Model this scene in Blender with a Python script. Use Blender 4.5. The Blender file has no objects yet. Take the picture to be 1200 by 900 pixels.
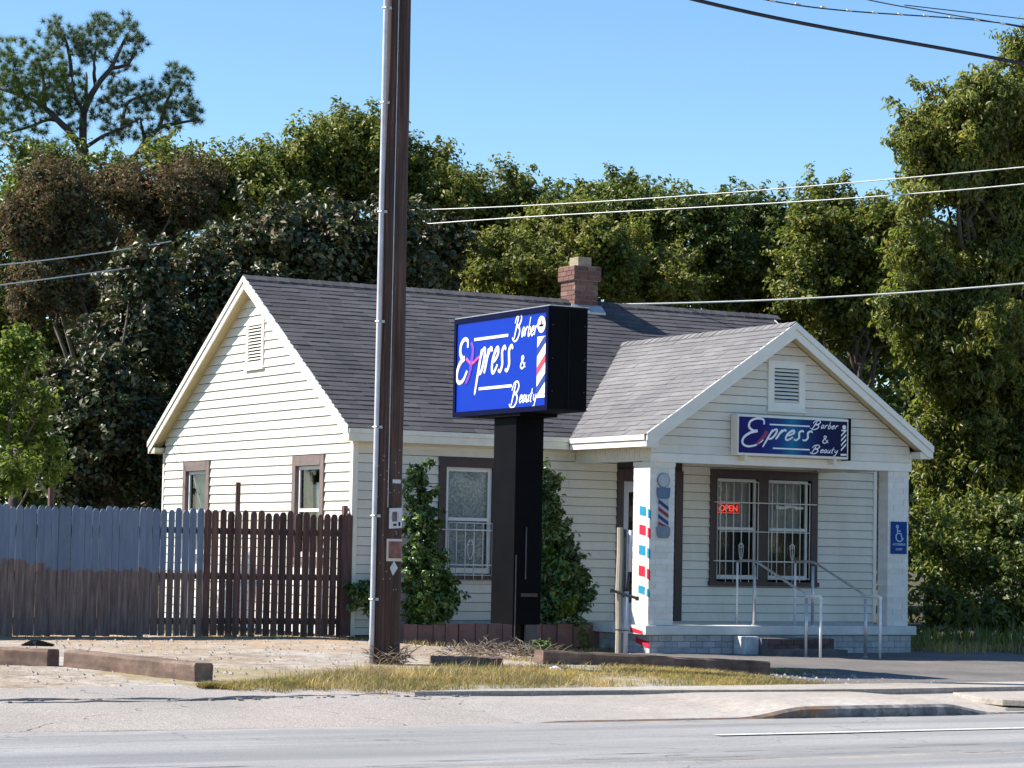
import bpy, math, random
import numpy as np
from mathutils import Vector, Matrix

random.seed(7)
RNG = np.random.default_rng(7)
SC = bpy.context.scene
COL = SC.collection

# ------------------------------------------------------------------ camera
CX, CY, CZ = -14.584, -30.131, 0.940
YAW, PITCH, ROLL, FPX = 29.372, 3.784, 1.081, 2963.9
_y, _p, _r = map(math.radians, (YAW, PITCH, ROLL))
FWD = Vector((math.sin(_y)*math.cos(_p), math.cos(_y)*math.cos(_p), math.sin(_p)))
R0 = Vector((math.cos(_y), -math.sin(_y), 0))
U0 = R0.cross(FWD)
RGT = R0*math.cos(_r) + U0*math.sin(_r)
UPV = -R0*math.sin(_r) + U0*math.cos(_r)
cam = bpy.data.objects.new('camera', bpy.data.cameras.new('camera'))
COL.objects.link(cam)
m = Matrix((RGT, UPV, -FWD)).transposed().to_4x4()
m.translation = Vector((CX, CY, CZ))
cam.matrix_world = m
cam.data.lens = FPX/1200*36
cam.data.sensor_width = 36
cam.data.clip_end = 3000
cam.data.clip_start = 0.1
SC.camera = cam

# ------------------------------------------------------------------ sky, sun, exposure
SUN_AZ, SUN_EL = 57.0, 44.5          # azimuth measured from +Y towards -X
W = bpy.data.worlds.new("World"); SC.world = W; W.use_nodes = True
wn = W.node_tree.nodes; wl = W.node_tree.links
sky = wn.new('ShaderNodeTexSky'); sky.sky_type = 'NISHITA'; sky.sun_disc = False
sky.sun_elevation = math.radians(SUN_EL)
sky.sun_rotation = math.radians(-SUN_AZ)
sky.altitude = 100; sky.air_density = 1.0; sky.dust_density = 0.0; sky.ozone_density = 2.0
_tint = wn.new('ShaderNodeMix'); _tint.data_type = 'RGBA'; _tint.blend_type = 'MULTIPLY'; _tint.inputs[0].default_value = 1.0
_tint.inputs[7].default_value = (.93, 1.02, 1.07, 1)
_hs = wn.new('ShaderNodeHueSaturation'); _hs.inputs['Saturation'].default_value = 1.14; _hs.inputs['Value'].default_value = .97
wl.new(sky.outputs[0], _hs.inputs['Color']); wl.new(_hs.outputs[0], _tint.inputs[6]); wl.new(_tint.outputs[2], wn['Background'].inputs[0])
wn['Background'].inputs[1].default_value = 0.098
sl = bpy.data.lights.new('sun', 'SUN'); sl.energy = 5.0; sl.angle = math.radians(0.5); sl.color = (1.0, 0.945, 0.865)
so = bpy.data.objects.new('sun', sl); COL.objects.link(so)
sdir = Vector((-math.sin(math.radians(SUN_AZ))*math.cos(math.radians(SUN_EL)),
               math.cos(math.radians(SUN_AZ))*math.cos(math.radians(SUN_EL)),
               math.sin(math.radians(SUN_EL))))
so.rotation_euler = sdir.to_track_quat('Z', 'Y').to_euler()
SC.view_settings.view_transform = 'Standard'
SC.view_settings.look = 'None'
SC.view_settings.exposure = 0.92
SC.view_settings.gamma = 1.0
SC.cycles.max_bounces = 6
SC.cycles.transparent_max_bounces = 8

# ------------------------------------------------------------------ helpers: placement from image rays onto real planes
def ray(u, v):
    return FWD + RGT*((u-600)/FPX) + UPV*((450-v)/FPX)
CAMP = Vector((CX, CY, CZ))
def aty(u, v, y):
    r = ray(u, v); return CAMP + r*((y-CY)/r.y)
def atx(u, v, x):
    r = ray(u, v); return CAMP + r*((x-CX)/r.x)
def sm(a, b, x):
    t = min(1, max(0, (x-a)/(b-a))); return t*t*(3-2*t)
ZL = ([-60, -11.95, -10.5, -9, -6.8, 0, 8, 60], [-.62, -.475, -.38, -.31, -.25, -.22, -.3, -.3])
ZR = ([-60, -11.95, -11.9, -10, -9, -6.8, -2, 8, 60], [-.62, -.475, -.36, -.355, -.385, -.395, -.365, -.4, -.4])
def gz(x, y):
    s = sm(-1, 2.5, x)
    return float(np.interp(y, *ZL)*(1-s) + np.interp(y, *ZR)*s)
def gnd(u, v):
    z = -.25
    for i in range(40):
        r = ray(u, v); p = CAMP + r*((z-CZ)/r.z); z = .5*z + .5*gz(p.x, p.y)
    return p

# ------------------------------------------------------------------ helpers: objects
def wloc(o):
    v = Vector((0, 0, 0))
    while o is not None:
        v = v + o.location; o = o.parent
    return v
def tag(o, label=None, cat=None, group=None, kind=None):
    if label: o['label'] = label
    if cat: o['category'] = cat
    if group: o['group'] = group
    if kind: o['kind'] = kind
    return o
def thing(name, label, cat, loc=(0, 0, 0), group=None):
    o = bpy.data.objects.new(name, None); COL.objects.link(o)
    o.location = loc; o.empty_display_size = .2
    return tag(o, label, cat, group)
def group_empty(name, parent, loc=None):
    o = bpy.data.objects.new(name, None); COL.objects.link(o); o.parent = parent
    o.location = (0, 0, 0) if loc is None else Vector(loc) - wloc(parent)
    return o
class MB:
    def __init__(s): s.v = []; s.f = []; s.mi = []
    def add(s, vs, fs, mi=0):
        n = len(s.v); s.v += [tuple(p) for p in vs]
        s.f += [tuple(i+n for i in f) for f in fs]; s.mi += [mi]*len(fs); return s
    def box(s, x0, x1, y0, y1, z0, z1, mi=0):
        v = [(x0,y0,z0),(x1,y0,z0),(x1,y1,z0),(x0,y1,z0),(x0,y0,z1),(x1,y0,z1),(x1,y1,z1),(x0,y1,z1)]
        return s.add(v, [(0,3,2,1),(4,5,6,7),(0,1,5,4),(1,2,6,5),(2,3,7,6),(3,0,4,7)], mi)
    def hexa(s, v, mi=0):     # 8 points: bottom ring then top ring
        return s.add(v, [(0,3,2,1),(4,5,6,7),(0,1,5,4),(1,2,6,5),(2,3,7,6),(3,0,4,7)], mi)
    def obox(s, c, ax, ay, az, mi=0):   # oriented box: centre, three half-axis vectors
        c, ax, ay, az = map(Vector, (c, ax, ay, az)); v = []
        for k in (-1, 1):
            for (i, j) in ((-1,-1),(1,-1),(1,1),(-1,1)): v.append(c+ax*i+ay*j+az*k)
        return s.hexa(v, mi)
    def prism(s, poly, d, mi=0):        # poly: 3D points of a planar polygon, d: extrusion vector
        n = len(poly); d = Vector(d); a = [Vector(p) for p in poly]; b = [p+d for p in a]
        return s.add(a+b, [tuple(range(n))[::-1], tuple(range(n, 2*n))] + [(i, (i+1) % n, n+(i+1) % n, n+i) for i in range(n)], mi)
    def tube(s, pts, rad, n=8, mi=0, flat=None, cap=True):
        pts = [Vector(p) for p in pts]; N = len(pts)
        if not hasattr(rad, '__len__'): rad = [rad]*N
        up = Vector((0, 0, 1)); vs = []; prev = None
        for i, p in enumerate(pts):
            t = (pts[min(i+1, N-1)]-pts[max(i-1, 0)]).normalized()
            if prev is None:
                a = t.cross(up)
                if a.length < 1e-3: a = t.cross(Vector((0, 1, 0)))
            else:
                a = prev - t*prev.dot(t)
            a.normalize(); prev = a; b = t.cross(a)
            for k in range(n):
                th = 2*math.pi*k/n
                o = a*math.cos(th)*rad[i] + b*math.sin(th)*rad[i]
                if flat is not None:
                    fn, fs = flat; o = o - fn*(o.dot(fn)*(1-fs))
                vs.append(p+o)
        fs_ = []
        for i in range(N-1):
            for k in range(n):
                fs_.append((i*n+k, i*n+(k+1) % n, (i+1)*n+(k+1) % n, (i+1)*n+k))
        if cap: fs_ += [tuple(range(n))[::-1], tuple(range((N-1)*n, N*n))]
        return s.add(vs, fs_, mi)
    def build(s, name, mat, parent=None, smooth=False, bevel=0, loc=None):
        me = bpy.data.meshes.new(name)
        off = wloc(parent) if parent is not None else Vector((0, 0, 0))
        if loc is not None: off = Vector(loc)
        me.from_pydata([tuple(Vector(p)-off) for p in s.v], [], s.f)
        mats = mat if isinstance(mat, (list, tuple)) else [mat]
        for x in mats: me.materials.append(x)
        if len(mats) > 1: me.polygons.foreach_set('material_index', s.mi)
        if smooth: me.polygons.foreach_set('use_smooth', [True]*len(me.polygons))
        me.update()
        o = bpy.data.objects.new(name, me); COL.objects.link(o)
        if parent is not None:
            o.parent = parent
            if loc is not None: o.location = off - wloc(parent)
        elif loc is not None: o.location = off
        if bevel:
            b = o.modifiers.new('bevel', 'BEVEL'); b.width = bevel; b.segments = 2; b.limit_method = 'ANGLE'
        return o
def big_mesh(name, V, Q, mat, parent=None, smooth=False):      # numpy verts (n,3), quads (m,4)
    me = bpy.data.meshes.new(name)
    off = np.array(wloc(parent)) if parent is not None else np.zeros(3)
    V = (V-off).astype(np.float32)
    me.vertices.add(len(V)); me.vertices.foreach_set('co', V.ravel())
    k = Q.shape[1]
    me.loops.add(Q.size); me.loops.foreach_set('vertex_index', Q.ravel().astype(np.int32))
    me.polygons.add(len(Q)); me.polygons.foreach_set('loop_start', np.arange(0, Q.size, k, dtype=np.int32))
    me.polygons.foreach_set('loop_total', np.full(len(Q), k, dtype=np.int32))
    me.materials.append(mat); me.update(calc_edges=True); me.validate()
    if smooth: me.polygons.foreach_set('use_smooth', [True]*len(me.polygons))
    o = bpy.data.objects.new(name, me); COL.objects.link(o)
    if parent is not None: o.parent = parent
    return o

# ------------------------------------------------------------------ helpers: materials
def srgb(r, g, b):
    f = lambda c: c/12.92 if c <= .04045 else ((c+.055)/1.055)**2.4
    return (f(r/255), f(g/255), f(b/255))
class NT:
    def __init__(s, name):
        s.m = bpy.data.materials.new(name); s.m.use_nodes = True
        s.n = s.m.node_tree.nodes; s.l = s.m.node_tree.links
        s.b = s.n['Principled BSDF']
        s.tc = s.n.new('ShaderNodeTexCoord')
        s.geo = s.n.new('ShaderNodeNewGeometry')
    def new(s, t, **k):
        n = s.n.new(t)
        for a, b in k.items(): setattr(n, a, b)
        return n
    def noise(s, scale, detail=4, rough=.6, vec=None, stretch=None):
        n = s.new('ShaderNodeTexNoise'); n.inputs['Scale'].default_value = scale
        n.inputs['Detail'].default_value = detail; n.inputs['Roughness'].default_value = rough
        v = vec or s.geo.outputs['Position']
        if stretch:
            mp = s.new('ShaderNodeMapping'); mp.inputs['Scale'].default_value = stretch
            s.l.new(v, mp.inputs[0]); v = mp.outputs[0]
        s.l.new(v, n.inputs['Vector']); return n.outputs['Fac']
    def ramp(s, fac, stops):
        if len(stops) == 1: stops = [(0, stops[0][1]), (1, stops[0][1])]
        r = s.new('ShaderNodeValToRGB'); cr = r.color_ramp
        while len(cr.elements) < len(stops): cr.elements.new(.5)
        for e, (p, c) in zip(cr.elements, stops):
            e.position = p; e.color = (*c, 1) if len(c) == 3 else c
        s.l.new(fac, r.inputs[0]); return r.outputs[0]
    def math(s, op, a, b=None, clamp=False):
        n = s.new('ShaderNodeMath', operation=op); n.use_clamp = clamp
        for i, x in enumerate((a, b)):
            if x is None: continue
            if isinstance(x, (int, float)): n.inputs[i].default_value = x
            else: s.l.new(x, n.inputs[i])
        return n.outputs[0]
    def mix(s, fac, a, b, mode='MIX'):
        n = s.new('ShaderNodeMix', data_type='RGBA', blend_type=mode)
        for i, x in ((0, fac), (6, a), (7, b)):
            if isinstance(x, (int, float)): n.inputs[i].default_value = x
            elif isinstance(x, tuple): n.inputs[i].default_value = (*x, 1)
            else: s.l.new(x, n.inputs[i])
        return n.outputs[2]
    def col(s, c):
        if isinstance(c, tuple): s.b.inputs['Base Color'].default_value = (*c, 1)
        else: s.l.new(c, s.b.inputs['Base Color'])
    def bump(s, h, strength=.3, dist=.01):
        n = s.new('ShaderNodeBump'); n.inputs['Strength'].default_value = strength; n.inputs['Distance'].default_value = dist
        s.l.new(h, n.inputs['Height']); s.l.new(n.outputs[0], s.b.inputs['Normal'])
    def rough(s, r): s.b.inputs['Roughness'].default_value = r
def simple(name, c, rough=.6, var=.12, scale=6, bump=0, metal=0, stretch=None, spec=None, fine=60):
    t = NT(name); a = tuple(x*(1-var) for x in c); b = tuple(min(1, x*(1+var)) for x in c)
    f = t.noise(scale, 5, .65, stretch=stretch)
    t.col(t.ramp(f, [(.3, a), (.7, b)])); t.rough(rough); t.b.inputs['Metallic'].default_value = metal
    if spec is not None: t.b.inputs['Specular IOR Level'].default_value = spec
    if bump: t.bump(t.noise(fine, 4, .6, stretch=stretch), bump, .004)
    return t.m
def island(name, cols, rough=.8, scale=3, var=.25, bump=.3, fine=50, use_object=False, spec=None):
    t = NT(name)
    if use_object:
        oi = t.new('ShaderNodeObjectInfo'); rnd = oi.outputs['Random']
    else: rnd = t.geo.outputs['Random Per Island']
    n = len(cols); c = t.ramp(rnd, [(i/max(1, n-1), cols[i]) for i in range(n)])
    f = t.noise(scale, 6, .65)
    c = t.mix(1.0, c, t.ramp(f, [(.25, (1-var,)*3), (.75, (1+var,)*3)]), 'MULTIPLY')
    t.col(c); t.rough(rough)
    if spec is not None: t.b.inputs['Specular IOR Level'].default_value = spec
    if bump: t.bump(t.noise(fine, 4, .6), bump, .004)
    return t.m
def leaf_mat(name, cols, rough=.5, trans=.3, spec=.5, tint=(.55, .75, .12)):
    t = NT(name)
    n = len(cols); c = t.ramp(t.geo.outputs['Random Per Island'], [(i/max(1, n-1), cols[i]) for i in range(n)])
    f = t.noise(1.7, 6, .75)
    c = t.mix(1.0, c, t.ramp(f, [(.36, (.42, .50, .5)), (.5, (.95, .95, .95)), (.64, (1.65, 1.5, 1.2))]), 'MULTIPLY')  # clump noise puts light and dark between leaves into the colour
    t.col(c); t.rough(rough); t.b.inputs['Specular IOR Level'].default_value = spec
    tr = t.new('ShaderNodeBsdfTranslucent'); t.l.new(t.mix(.35, c, tint), tr.inputs[0])
    mx = t.new('ShaderNodeMixShader'); mx.inputs[0].default_value = trans
    t.l.new(t.b.outputs[0], mx.inputs[1]); t.l.new(tr.outputs[0], mx.inputs[2])
    t.l.new(mx.outputs[0], t.n['Material Output'].inputs[0])
    return t.m

M = {}
def siding_mat():
    t = NT('cream_siding_paint')
    oi = t.new('ShaderNodeObjectInfo')
    base = t.ramp(oi.outputs['Random'], [(0, (.70, .66, .56)), (1, (.77, .73, .63))])
    streak = t.noise(2.0, 6, .7, stretch=(1.2, 1.2, .5))
    c = t.mix(1.0, base, t.ramp(streak, [(.25, (.86, .84, .80)), (.6, (1, 1, 1))]), 'MULTIPLY')
    dirt = t.noise(14, 5, .7)
    c = t.mix(t.ramp(dirt, [(.58, (0, 0, 0)), (.8, (.35, .35, .35))]), c, (.42, .37, .28))
    t.col(c); t.rough(.55); t.bump(t.noise(30, 3, .5, stretch=(1, 1, 6)), .15, .003); return t.m
M['siding'] = siding_mat()
M['lap_core'] = simple('lap_shadow_core', (.05, .042, .035), .9, .2, 5)  # dark wall core, seen through board gaps as painted lap shadow
M['trim'] = simple('white_trim_paint', (.77, .74, .65), .5, .06, 5, .1)
M['cream_trim'] = simple('cream_trim_paint', (.74, .70, .58), .55, .08, 5, .1)
M['soffit'] = simple('soffit_paint', (.64, .53, .30), .6, .1, 6, .1)
M['brown_trim'] = simple('dark_brown_window_trim', (.045, .022, .020), .5, .2, 9, .2)
M['faded_trim'] = simple('faded_brown_trim', (.17, .125, .11), .6, .2, 12, .25)
M['sash'] = simple('white_sash', (.72, .71, .68), .45, .06, 8)
M['metal_white'] = simple('white_painted_iron', (.70, .70, .66), .4, .12, 20)
M['rail_metal'] = simple('galvanised_rail', (.50, .50, .50), .35, .2, 14, metal=.55)
M['rail_white'] = simple('white_and_sunlit_rail', (.78, .77, .74), .4, .12, 14)  # white rail paint, also whitens the sunlit end rail and post
M['lace'] = simple('lace_curtain', (.62, .62, .60), .9, .25, 40)
M['drape'] = simple('tan_drape', (.42, .33, .26), .9, .2, 12)
M['pale_drape'] = simple('pale_drape', (.45, .45, .44), .9, .15, 12)
M['white_panel'] = simple('white_blind', (.75, .75, .72), .8, .08, 12)
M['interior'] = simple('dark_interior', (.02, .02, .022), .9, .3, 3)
M['dark_gap'] = simple('dark_backing', (.012, .012, .014), .9, .3, 3)
def glass():
    t = NT('window_glass'); t.b.inputs['Base Color'].default_value = (.6, .65, .68, 1)
    t.rough(.04)
    tr = t.new('ShaderNodeBsdfTransparent'); tr.inputs[0].default_value = (.86, .9, .9, 1)
    gl = t.new('ShaderNodeBsdfGlossy'); gl.inputs['Roughness'].default_value = .03
    fr = t.new('ShaderNodeFresnel'); fr.inputs[0].default_value = 1.5
    mx = t.new('ShaderNodeMixShader')
    t.l.new(t.math('MULTIPLY', fr.outputs[0], .9), mx.inputs[0]); t.l.new(tr.outputs[0], mx.inputs[1]); t.l.new(gl.outputs[0], mx.inputs[2])
    t.l.new(mx.outputs[0], t.n['Material Output'].inputs[0]); return t.m
M['glass'] = glass()
def shingle(name, a, b, c_):
    t = NT(name)
    c = t.ramp(t.geo.outputs['Random Per Island'], [(0, a), (.5, b), (1, c_)])
    f = t.noise(.8, 5, .65)
    c = t.mix(1.0, c, t.ramp(f, [(.25, (.75, .75, .77)), (.7, (1.2, 1.18, 1.15))]), 'MULTIPLY')
    g = t.noise(160, 2, .5)
    c = t.mix(1.0, c, t.ramp(g, [(.3, (.7, .7, .7)), (.7, (1.3, 1.3, 1.3))]), 'MULTIPLY')
    st = t.noise(3, 4, .7, stretch=(4, .6, .6))
    c = t.mix(t.ramp(st, [(.62, (0, 0, 0)), (.8, (.4, .4, .4))]), c, (.035, .035, .035))
    t.col(c); t.rough(.95); t.b.inputs['Specular IOR Level'].default_value = .15; t.bump(g, .5, .003); return t.m
M['shingle_dark'] = shingle('main_roof_shingle', (.072, .069, .074), (.088, .084, .090), (.104, .099, .104))
M['shingle_light'] = shingle('porch_roof_shingle', (.165, .16, .162), (.185, .18, .18), (.205, .20, .198))
M['roof_deck'] = simple('roof_deck', (.05, .045, .045), .9, .2, 4)
M['brick'] = island('red_brick', [(.15, .07, .055), (.20, .10, .075), (.12, .055, .048), (.23, .13, .10)], .85, 9, .3, .4, use_object=True)
M['mortar'] = simple('mortar', (.33, .29, .25), .95, .2, 20, .3)
M['clay'] = simple('clay_flue', (.30, .24, .17), .85, .25, 9, .2)
M['white_brick'] = island('white_painted_brick', [(.66, .64, .58), (.72, .70, .64), (.75, .73, .67)], .6, 7, .1, .25)
M['grey_brick'] = island('grey_painted_brick', [(.33, .34, .35), (.40, .40, .41), (.45, .45, .44)], .8, 6, .25, .3, use_object=True)
M['slab'] = simple('painted_concrete_slab', (.60, .60, .57), .75, .14, 3, .2)
M['step_brick'] = island('step_brick', [(.10, .055, .05), (.14, .075, .065), (.08, .05, .05)], .9, 8, .35, .4, use_object=True)
M['step_block'] = simple('dark_step_block', (.11, .105, .11), .9, .3, 5, .3)
M['blotch'] = simple('chalky_white_block', (.52, .53, .55), .85, .3, 5, .3)
M['red_paint'] = simple('red_stripe_paint', (.55, .02, .05), .5, .15, 20)
M['teal_paint'] = simple('blue_stripe_paint', (.02, .25, .42), .5, .15, 20)
M['paver'] = island('brown_edging_block', [(.17, .085, .07), (.24, .12, .10), (.20, .11, .09)], .9, 6, .3, .4, use_object=True)
M['soil'] = simple('planter_soil', (.05, .035, .025), .95, .4, 8, .5)

# ------------------------------------------------------------------ ground
def terrain_mat():
    t = NT('yard_and_driveway_ground'); pos = t.geo.outputs['Position']
    sp = t.new('ShaderNodeSeparateXYZ'); t.l.new(pos, sp.inputs[0])
    X, Y = sp.outputs[0], sp.outputs[1]
    wob = t.noise(.8, 5, .65); wob2 = t.noise(5, 5, .7)
    Yw = t.math('ADD', Y, t.math('MULTIPLY', t.math('SUBTRACT', wob, .5), 1.6))
    Xw = t.math('ADD', X, t.math('MULTIPLY', t.math('SUBTRACT', wob, .5), 2.0))
    # dirt and pale gravel yard
    big = t.noise(.45, 5, .6); fine = t.noise(9, 8, .75); grit = t.noise(55, 4, .7); peb = t.noise(26, 3, .8)
    dirt = t.ramp(big, [(.35, (.33, .25, .18)), (.5, (.38, .325, .265)), (.65, (.41, .375, .335))])
    dirt = t.mix(1.0, dirt, t.ramp(fine, [(.3, (.45, .42, .38)), (.48, (.95, .95, .95)), (.7, (1.35, 1.33, 1.3))]), 'MULTIPLY')
    mott = t.noise(2.6, 8, .78); dirt = t.mix(1.0, dirt, t.ramp(mott, [(.35, (.6, .57, .52)), (.55, (1.05, 1.05, 1.05)), (.7, (1.25, 1.25, 1.25))]), 'MULTIPLY')
    dirt = t.mix(1.0, dirt, t.ramp(grit, [(.3, (.6, .6, .6)), (.7, (1.35, 1.35, 1.35))]), 'MULTIPLY')
    # thin straw under the grass strip
    straw = t.mix(fine, (.20, .16, .07), (.36, .29, .15))
    ms = t.math('MULTIPLY', t.math('LESS_THAN', t.math('ABSOLUTE', t.math('ADD', Yw, 8.35)), 1.35), t.math('LESS_THAN', t.math('ABSOLUTE', t.math('ADD', Xw, 2.4)), 3.6))
    ms2 = t.math('MULTIPLY', ms, t.ramp(wob2, [(.35, (.2,)*3), (.55, (.85,)*3)]))
    dirt = t.mix(ms2, dirt, straw)
    # orange clay close to the fence
    mo = t.math('MULTIPLY', t.ramp(t.math('ADD', t.math('MULTIPLY', Yw, .2), 1.1), [(0.15, (0,)*3), (.9, (1,)*3)]), t.ramp(t.noise(.6, 4, .6), [(.4, (0,)*3), (.6, (.75,)*3)]))
    mo = t.math('MULTIPLY', mo, t.math('GREATER_THAN', X, -5.0))
    dirt = t.mix(mo, dirt, (.40, .25, .13))
    # worn shoulder asphalt: speckled aggregate, broken back edge
    sh = t.ramp(t.noise(80, 3, .7), [(.3, (.15, .14, .13)), (.5, (.31, .28, .255)), (.7, (.55, .50, .45))])
    sh = t.mix(1.0, sh, t.ramp(big, [(.3, (.85, .85, .85)), (.7, (1.15, 1.12, 1.1))]), 'MULTIPLY')
    msh = t.math('MULTIPLY', t.math('LESS_THAN', Yw, -9.15), t.math('LESS_THAN', X, 30))
    c = t.mix(msh, dirt, sh)
    # crack lines in the shoulder
    ck = t.new('ShaderNodeTexVoronoi', feature='DISTANCE_TO_EDGE'); ck.inputs['Scale'].default_value = .45
    wv = t.new('ShaderNodeVectorMath', operation='ADD'); nv = t.new('ShaderNodeTexNoise'); nv.inputs['Scale'].default_value = 2.5; t.l.new(pos, nv.inputs['Vector'])
    vs = t.new('ShaderNodeVectorMath', operation='SCALE'); vs.inputs['Scale'].default_value = .5; t.l.new(nv.outputs['Color'], vs.inputs[0])
    t.l.new(pos, wv.inputs[0]); t.l.new(vs.outputs[0], wv.inputs[1]); t.l.new(wv.outputs[0], ck.inputs['Vector'])
    ckf = t.math('MULTIPLY', t.math('LESS_THAN', ck.outputs['Distance'], t.math('MULTIPLY', t.math('SUBTRACT', wob2, .42), .02)), msh)
    c = t.mix(t.math('MULTIPLY', ckf, .8), c, (.06, .055, .05))
    # dark driveway asphalt on the porch side
    dr = t.ramp(t.noise(90, 3, .7), [(.3, (.075, .07, .07)), (.5, (.14, .13, .125)), (.72, (.27, .25, .23))])
    dr = t.mix(1.0, dr, t.ramp(t.noise(.9, 5, .6), [(.3, (.75,)*3), (.7, (1.3, 1.25, 1.2))]), 'MULTIPLY')
    edge = t.math('ADD', X, t.math('MULTIPLY', t.math('SUBTRACT', wob, .5), .5))
    lim = t.math('ADD', t.math('MULTIPLY', Y, -.0), .55)
    md = t.math('MULTIPLY', t.math('GREATER_THAN', edge, lim), t.math('GREATER_THAN', Y, -11.9))
    # in front of the timber (y > -6.9) the apron of asphalt reaches further left
    md = t.math('MULTIPLY', md, t.math('LESS_THAN', Y, -1.0))
    c = t.mix(md, c, dr)
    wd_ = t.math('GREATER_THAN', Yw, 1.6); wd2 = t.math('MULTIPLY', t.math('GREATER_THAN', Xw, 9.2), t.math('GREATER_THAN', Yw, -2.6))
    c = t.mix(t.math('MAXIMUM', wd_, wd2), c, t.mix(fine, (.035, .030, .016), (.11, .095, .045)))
    t.col(c); t.rough(.95); t.b.inputs['Specular IOR Level'].default_value = .2
    h = t.math('ADD', t.math('MULTIPLY', grit, .4), t.math('ADD', fine, t.math('MULTIPLY', peb, .5)))
    t.bump(h, .55, .02); return t.m
def road_mat():
    t = NT('road_asphalt'); pos = t.geo.outputs['Position']
    sp = t.new('ShaderNodeSeparateXYZ'); t.l.new(pos, sp.inputs[0]); Y = sp.outputs[1]
    agg = t.noise(110, 3, .7); big = t.noise(1.2, 5, .6, stretch=(.12, 1.4, 1)); bl = t.noise(.5, 4, .6)
    c = t.ramp(agg, [(.3, (.17, .166, .16)), (.5, (.27, .263, .256)), (.7, (.40, .39, .378))])
    c = t.mix(1.0, c, t.ramp(big, [(.3, (.66, .67, .68)), (.65, (1.15, 1.14, 1.12))]), 'MULTIPLY')
    c = t.mix(1.0, c, t.ramp(bl, [(.3, (.93,)*3), (.7, (1.07,)*3)]), 'MULTIPLY')
    # yellowed old marking band and the odd tar patch
    yb = t.math('LESS_THAN', t.math('ABSOLUTE', t.math('ADD', Y, 15.55)), .07)
    yb = t.math('MULTIPLY', yb, t.ramp(t.noise(7, 5, .8), [(.45, (0,)*3), (.6, (.55,)*3)]))
    c = t.mix(yb, c, (.46, .36, .22))
    tar = t.noise(1.6, 3, .55, stretch=(.8, 9, 1))
    band = t.math('LESS_THAN', t.math('ABSOLUTE', t.math('ADD', Y, 15.2)), .35)
    tf = t.math('MULTIPLY', band, t.ramp(tar, [(.60, (0,)*3), (.63, (.85,)*3)]))
    c = t.mix(tf, c, (.05, .05, .05))
    seam = t.new('ShaderNodeTexVoronoi', feature='DISTANCE_TO_EDGE'); seam.inputs['Scale'].default_value = .22
    nv = t.new('ShaderNodeTexNoise'); nv.inputs['Scale'].default_value = 1.6; nv.inputs['Detail'].default_value = 5; t.l.new(pos, nv.inputs['Vector'])
    va = t.new('ShaderNodeVectorMath', operation='ADD'); t.l.new(pos, va.inputs[0]); t.l.new(nv.outputs['Color'], va.inputs[1]); t.l.new(va.outputs[0], seam.inputs['Vector'])
    c = t.mix(t.math('MULTIPLY', t.math('LESS_THAN', seam.outputs['Distance'], .0025), .4), c, (.07, .07, .07))
    grit = t.math('MULTIPLY', t.ramp(t.math('ADD', Y, 12.45), [(0, (0,)*3), (.5, (1,)*3)]), t.ramp(t.noise(3.5, 7, .8), [(.45, (0,)*3), (.6, (.6,)*3)]))
    c = t.mix(grit, c, (.42, .36, .29))
    t.col(c); t.rough(.8); t.b.inputs['Specular IOR Level'].default_value = .35
    t.bump(agg, .4, .006); return t.m
def grid_obj(name, xs, ys, zf, mat, kind='structure'):
    XX, YY = np.meshgrid(xs, ys); V = np.zeros((XX.size, 3)); V[:, 0] = XX.ravel(); V[:, 1] = YY.ravel()
    V[:, 2] = zf(V[:, 0], V[:, 1])
    nx, ny = len(xs), len(ys)
    i = np.arange(nx-1)[None, :] + nx*np.arange(ny-1)[:, None]; i = i.ravel()
    Q = np.stack([i, i+1, i+nx+1, i+nx], 1)
    o = big_mesh(name, V, Q, mat, smooth=True); o['kind'] = kind; return o
def smn(a, b, x):
    t = np.clip((x-a)/(b-a), 0, 1); return t*t*(3-2*t)
def wav(x, y, s, k):     # cheap smooth noise
    r = 0; rs = np.random.default_rng(k)
    for i in range(7):
        a, b, c = rs.uniform(-1, 1)*s, rs.uniform(-1, 1)*s, rs.uniform(0, 6.28)
        r = r + np.sin(a*x+b*y+c)
    return r/7
def terr_z(x, y):
    s = smn(-1, 2.5, x)
    z = np.interp(y, *ZL)*(1-s) + np.interp(y, *ZR)*s
    z = z + .010*wav(x, y, 3, 1) + .006*wav(x, y, 9, 2) + .005*wav(x, y, 24, 3)*(y > -9.5)
    z = np.where((y < -9.75) & (y > -12.2) & (x > -2.6), z-.05, z)
    z = np.where(y < -11.96, -.75, z)
    return z
xs = np.concatenate([np.linspace(-700, -60, 9)[:-1], np.linspace(-60, -12, 17)[:-1], np.arange(-12, 14, .09), np.linspace(14, 60, 16), np.linspace(60, 700, 9)[1:]])
ys = np.concatenate([[-400, -100, -40, -14, -12.05, -11.965], np.arange(-11.95, 1.5, .09), np.linspace(1.6, 40, 30), np.linspace(50, 900, 9)])
grid_obj('ground', xs, ys, terr_z, terrain_mat())
M['road'] = road_mat()
xs = np.concatenate([np.linspace(-700, -40, 9)[:-1], np.arange(-40, 30, .5), np.linspace(30, 700, 9)])
ys = np.concatenate([np.linspace(-45, -16, 20)[:-1], np.arange(-16, -11.93, .1), [-11.93]])
grid_obj('road', xs, ys, lambda x, y: -.47 + .004*wav(x, y, 2.5, 5) + .018*smn(-12, -16, y)*0, M['road'])
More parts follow.
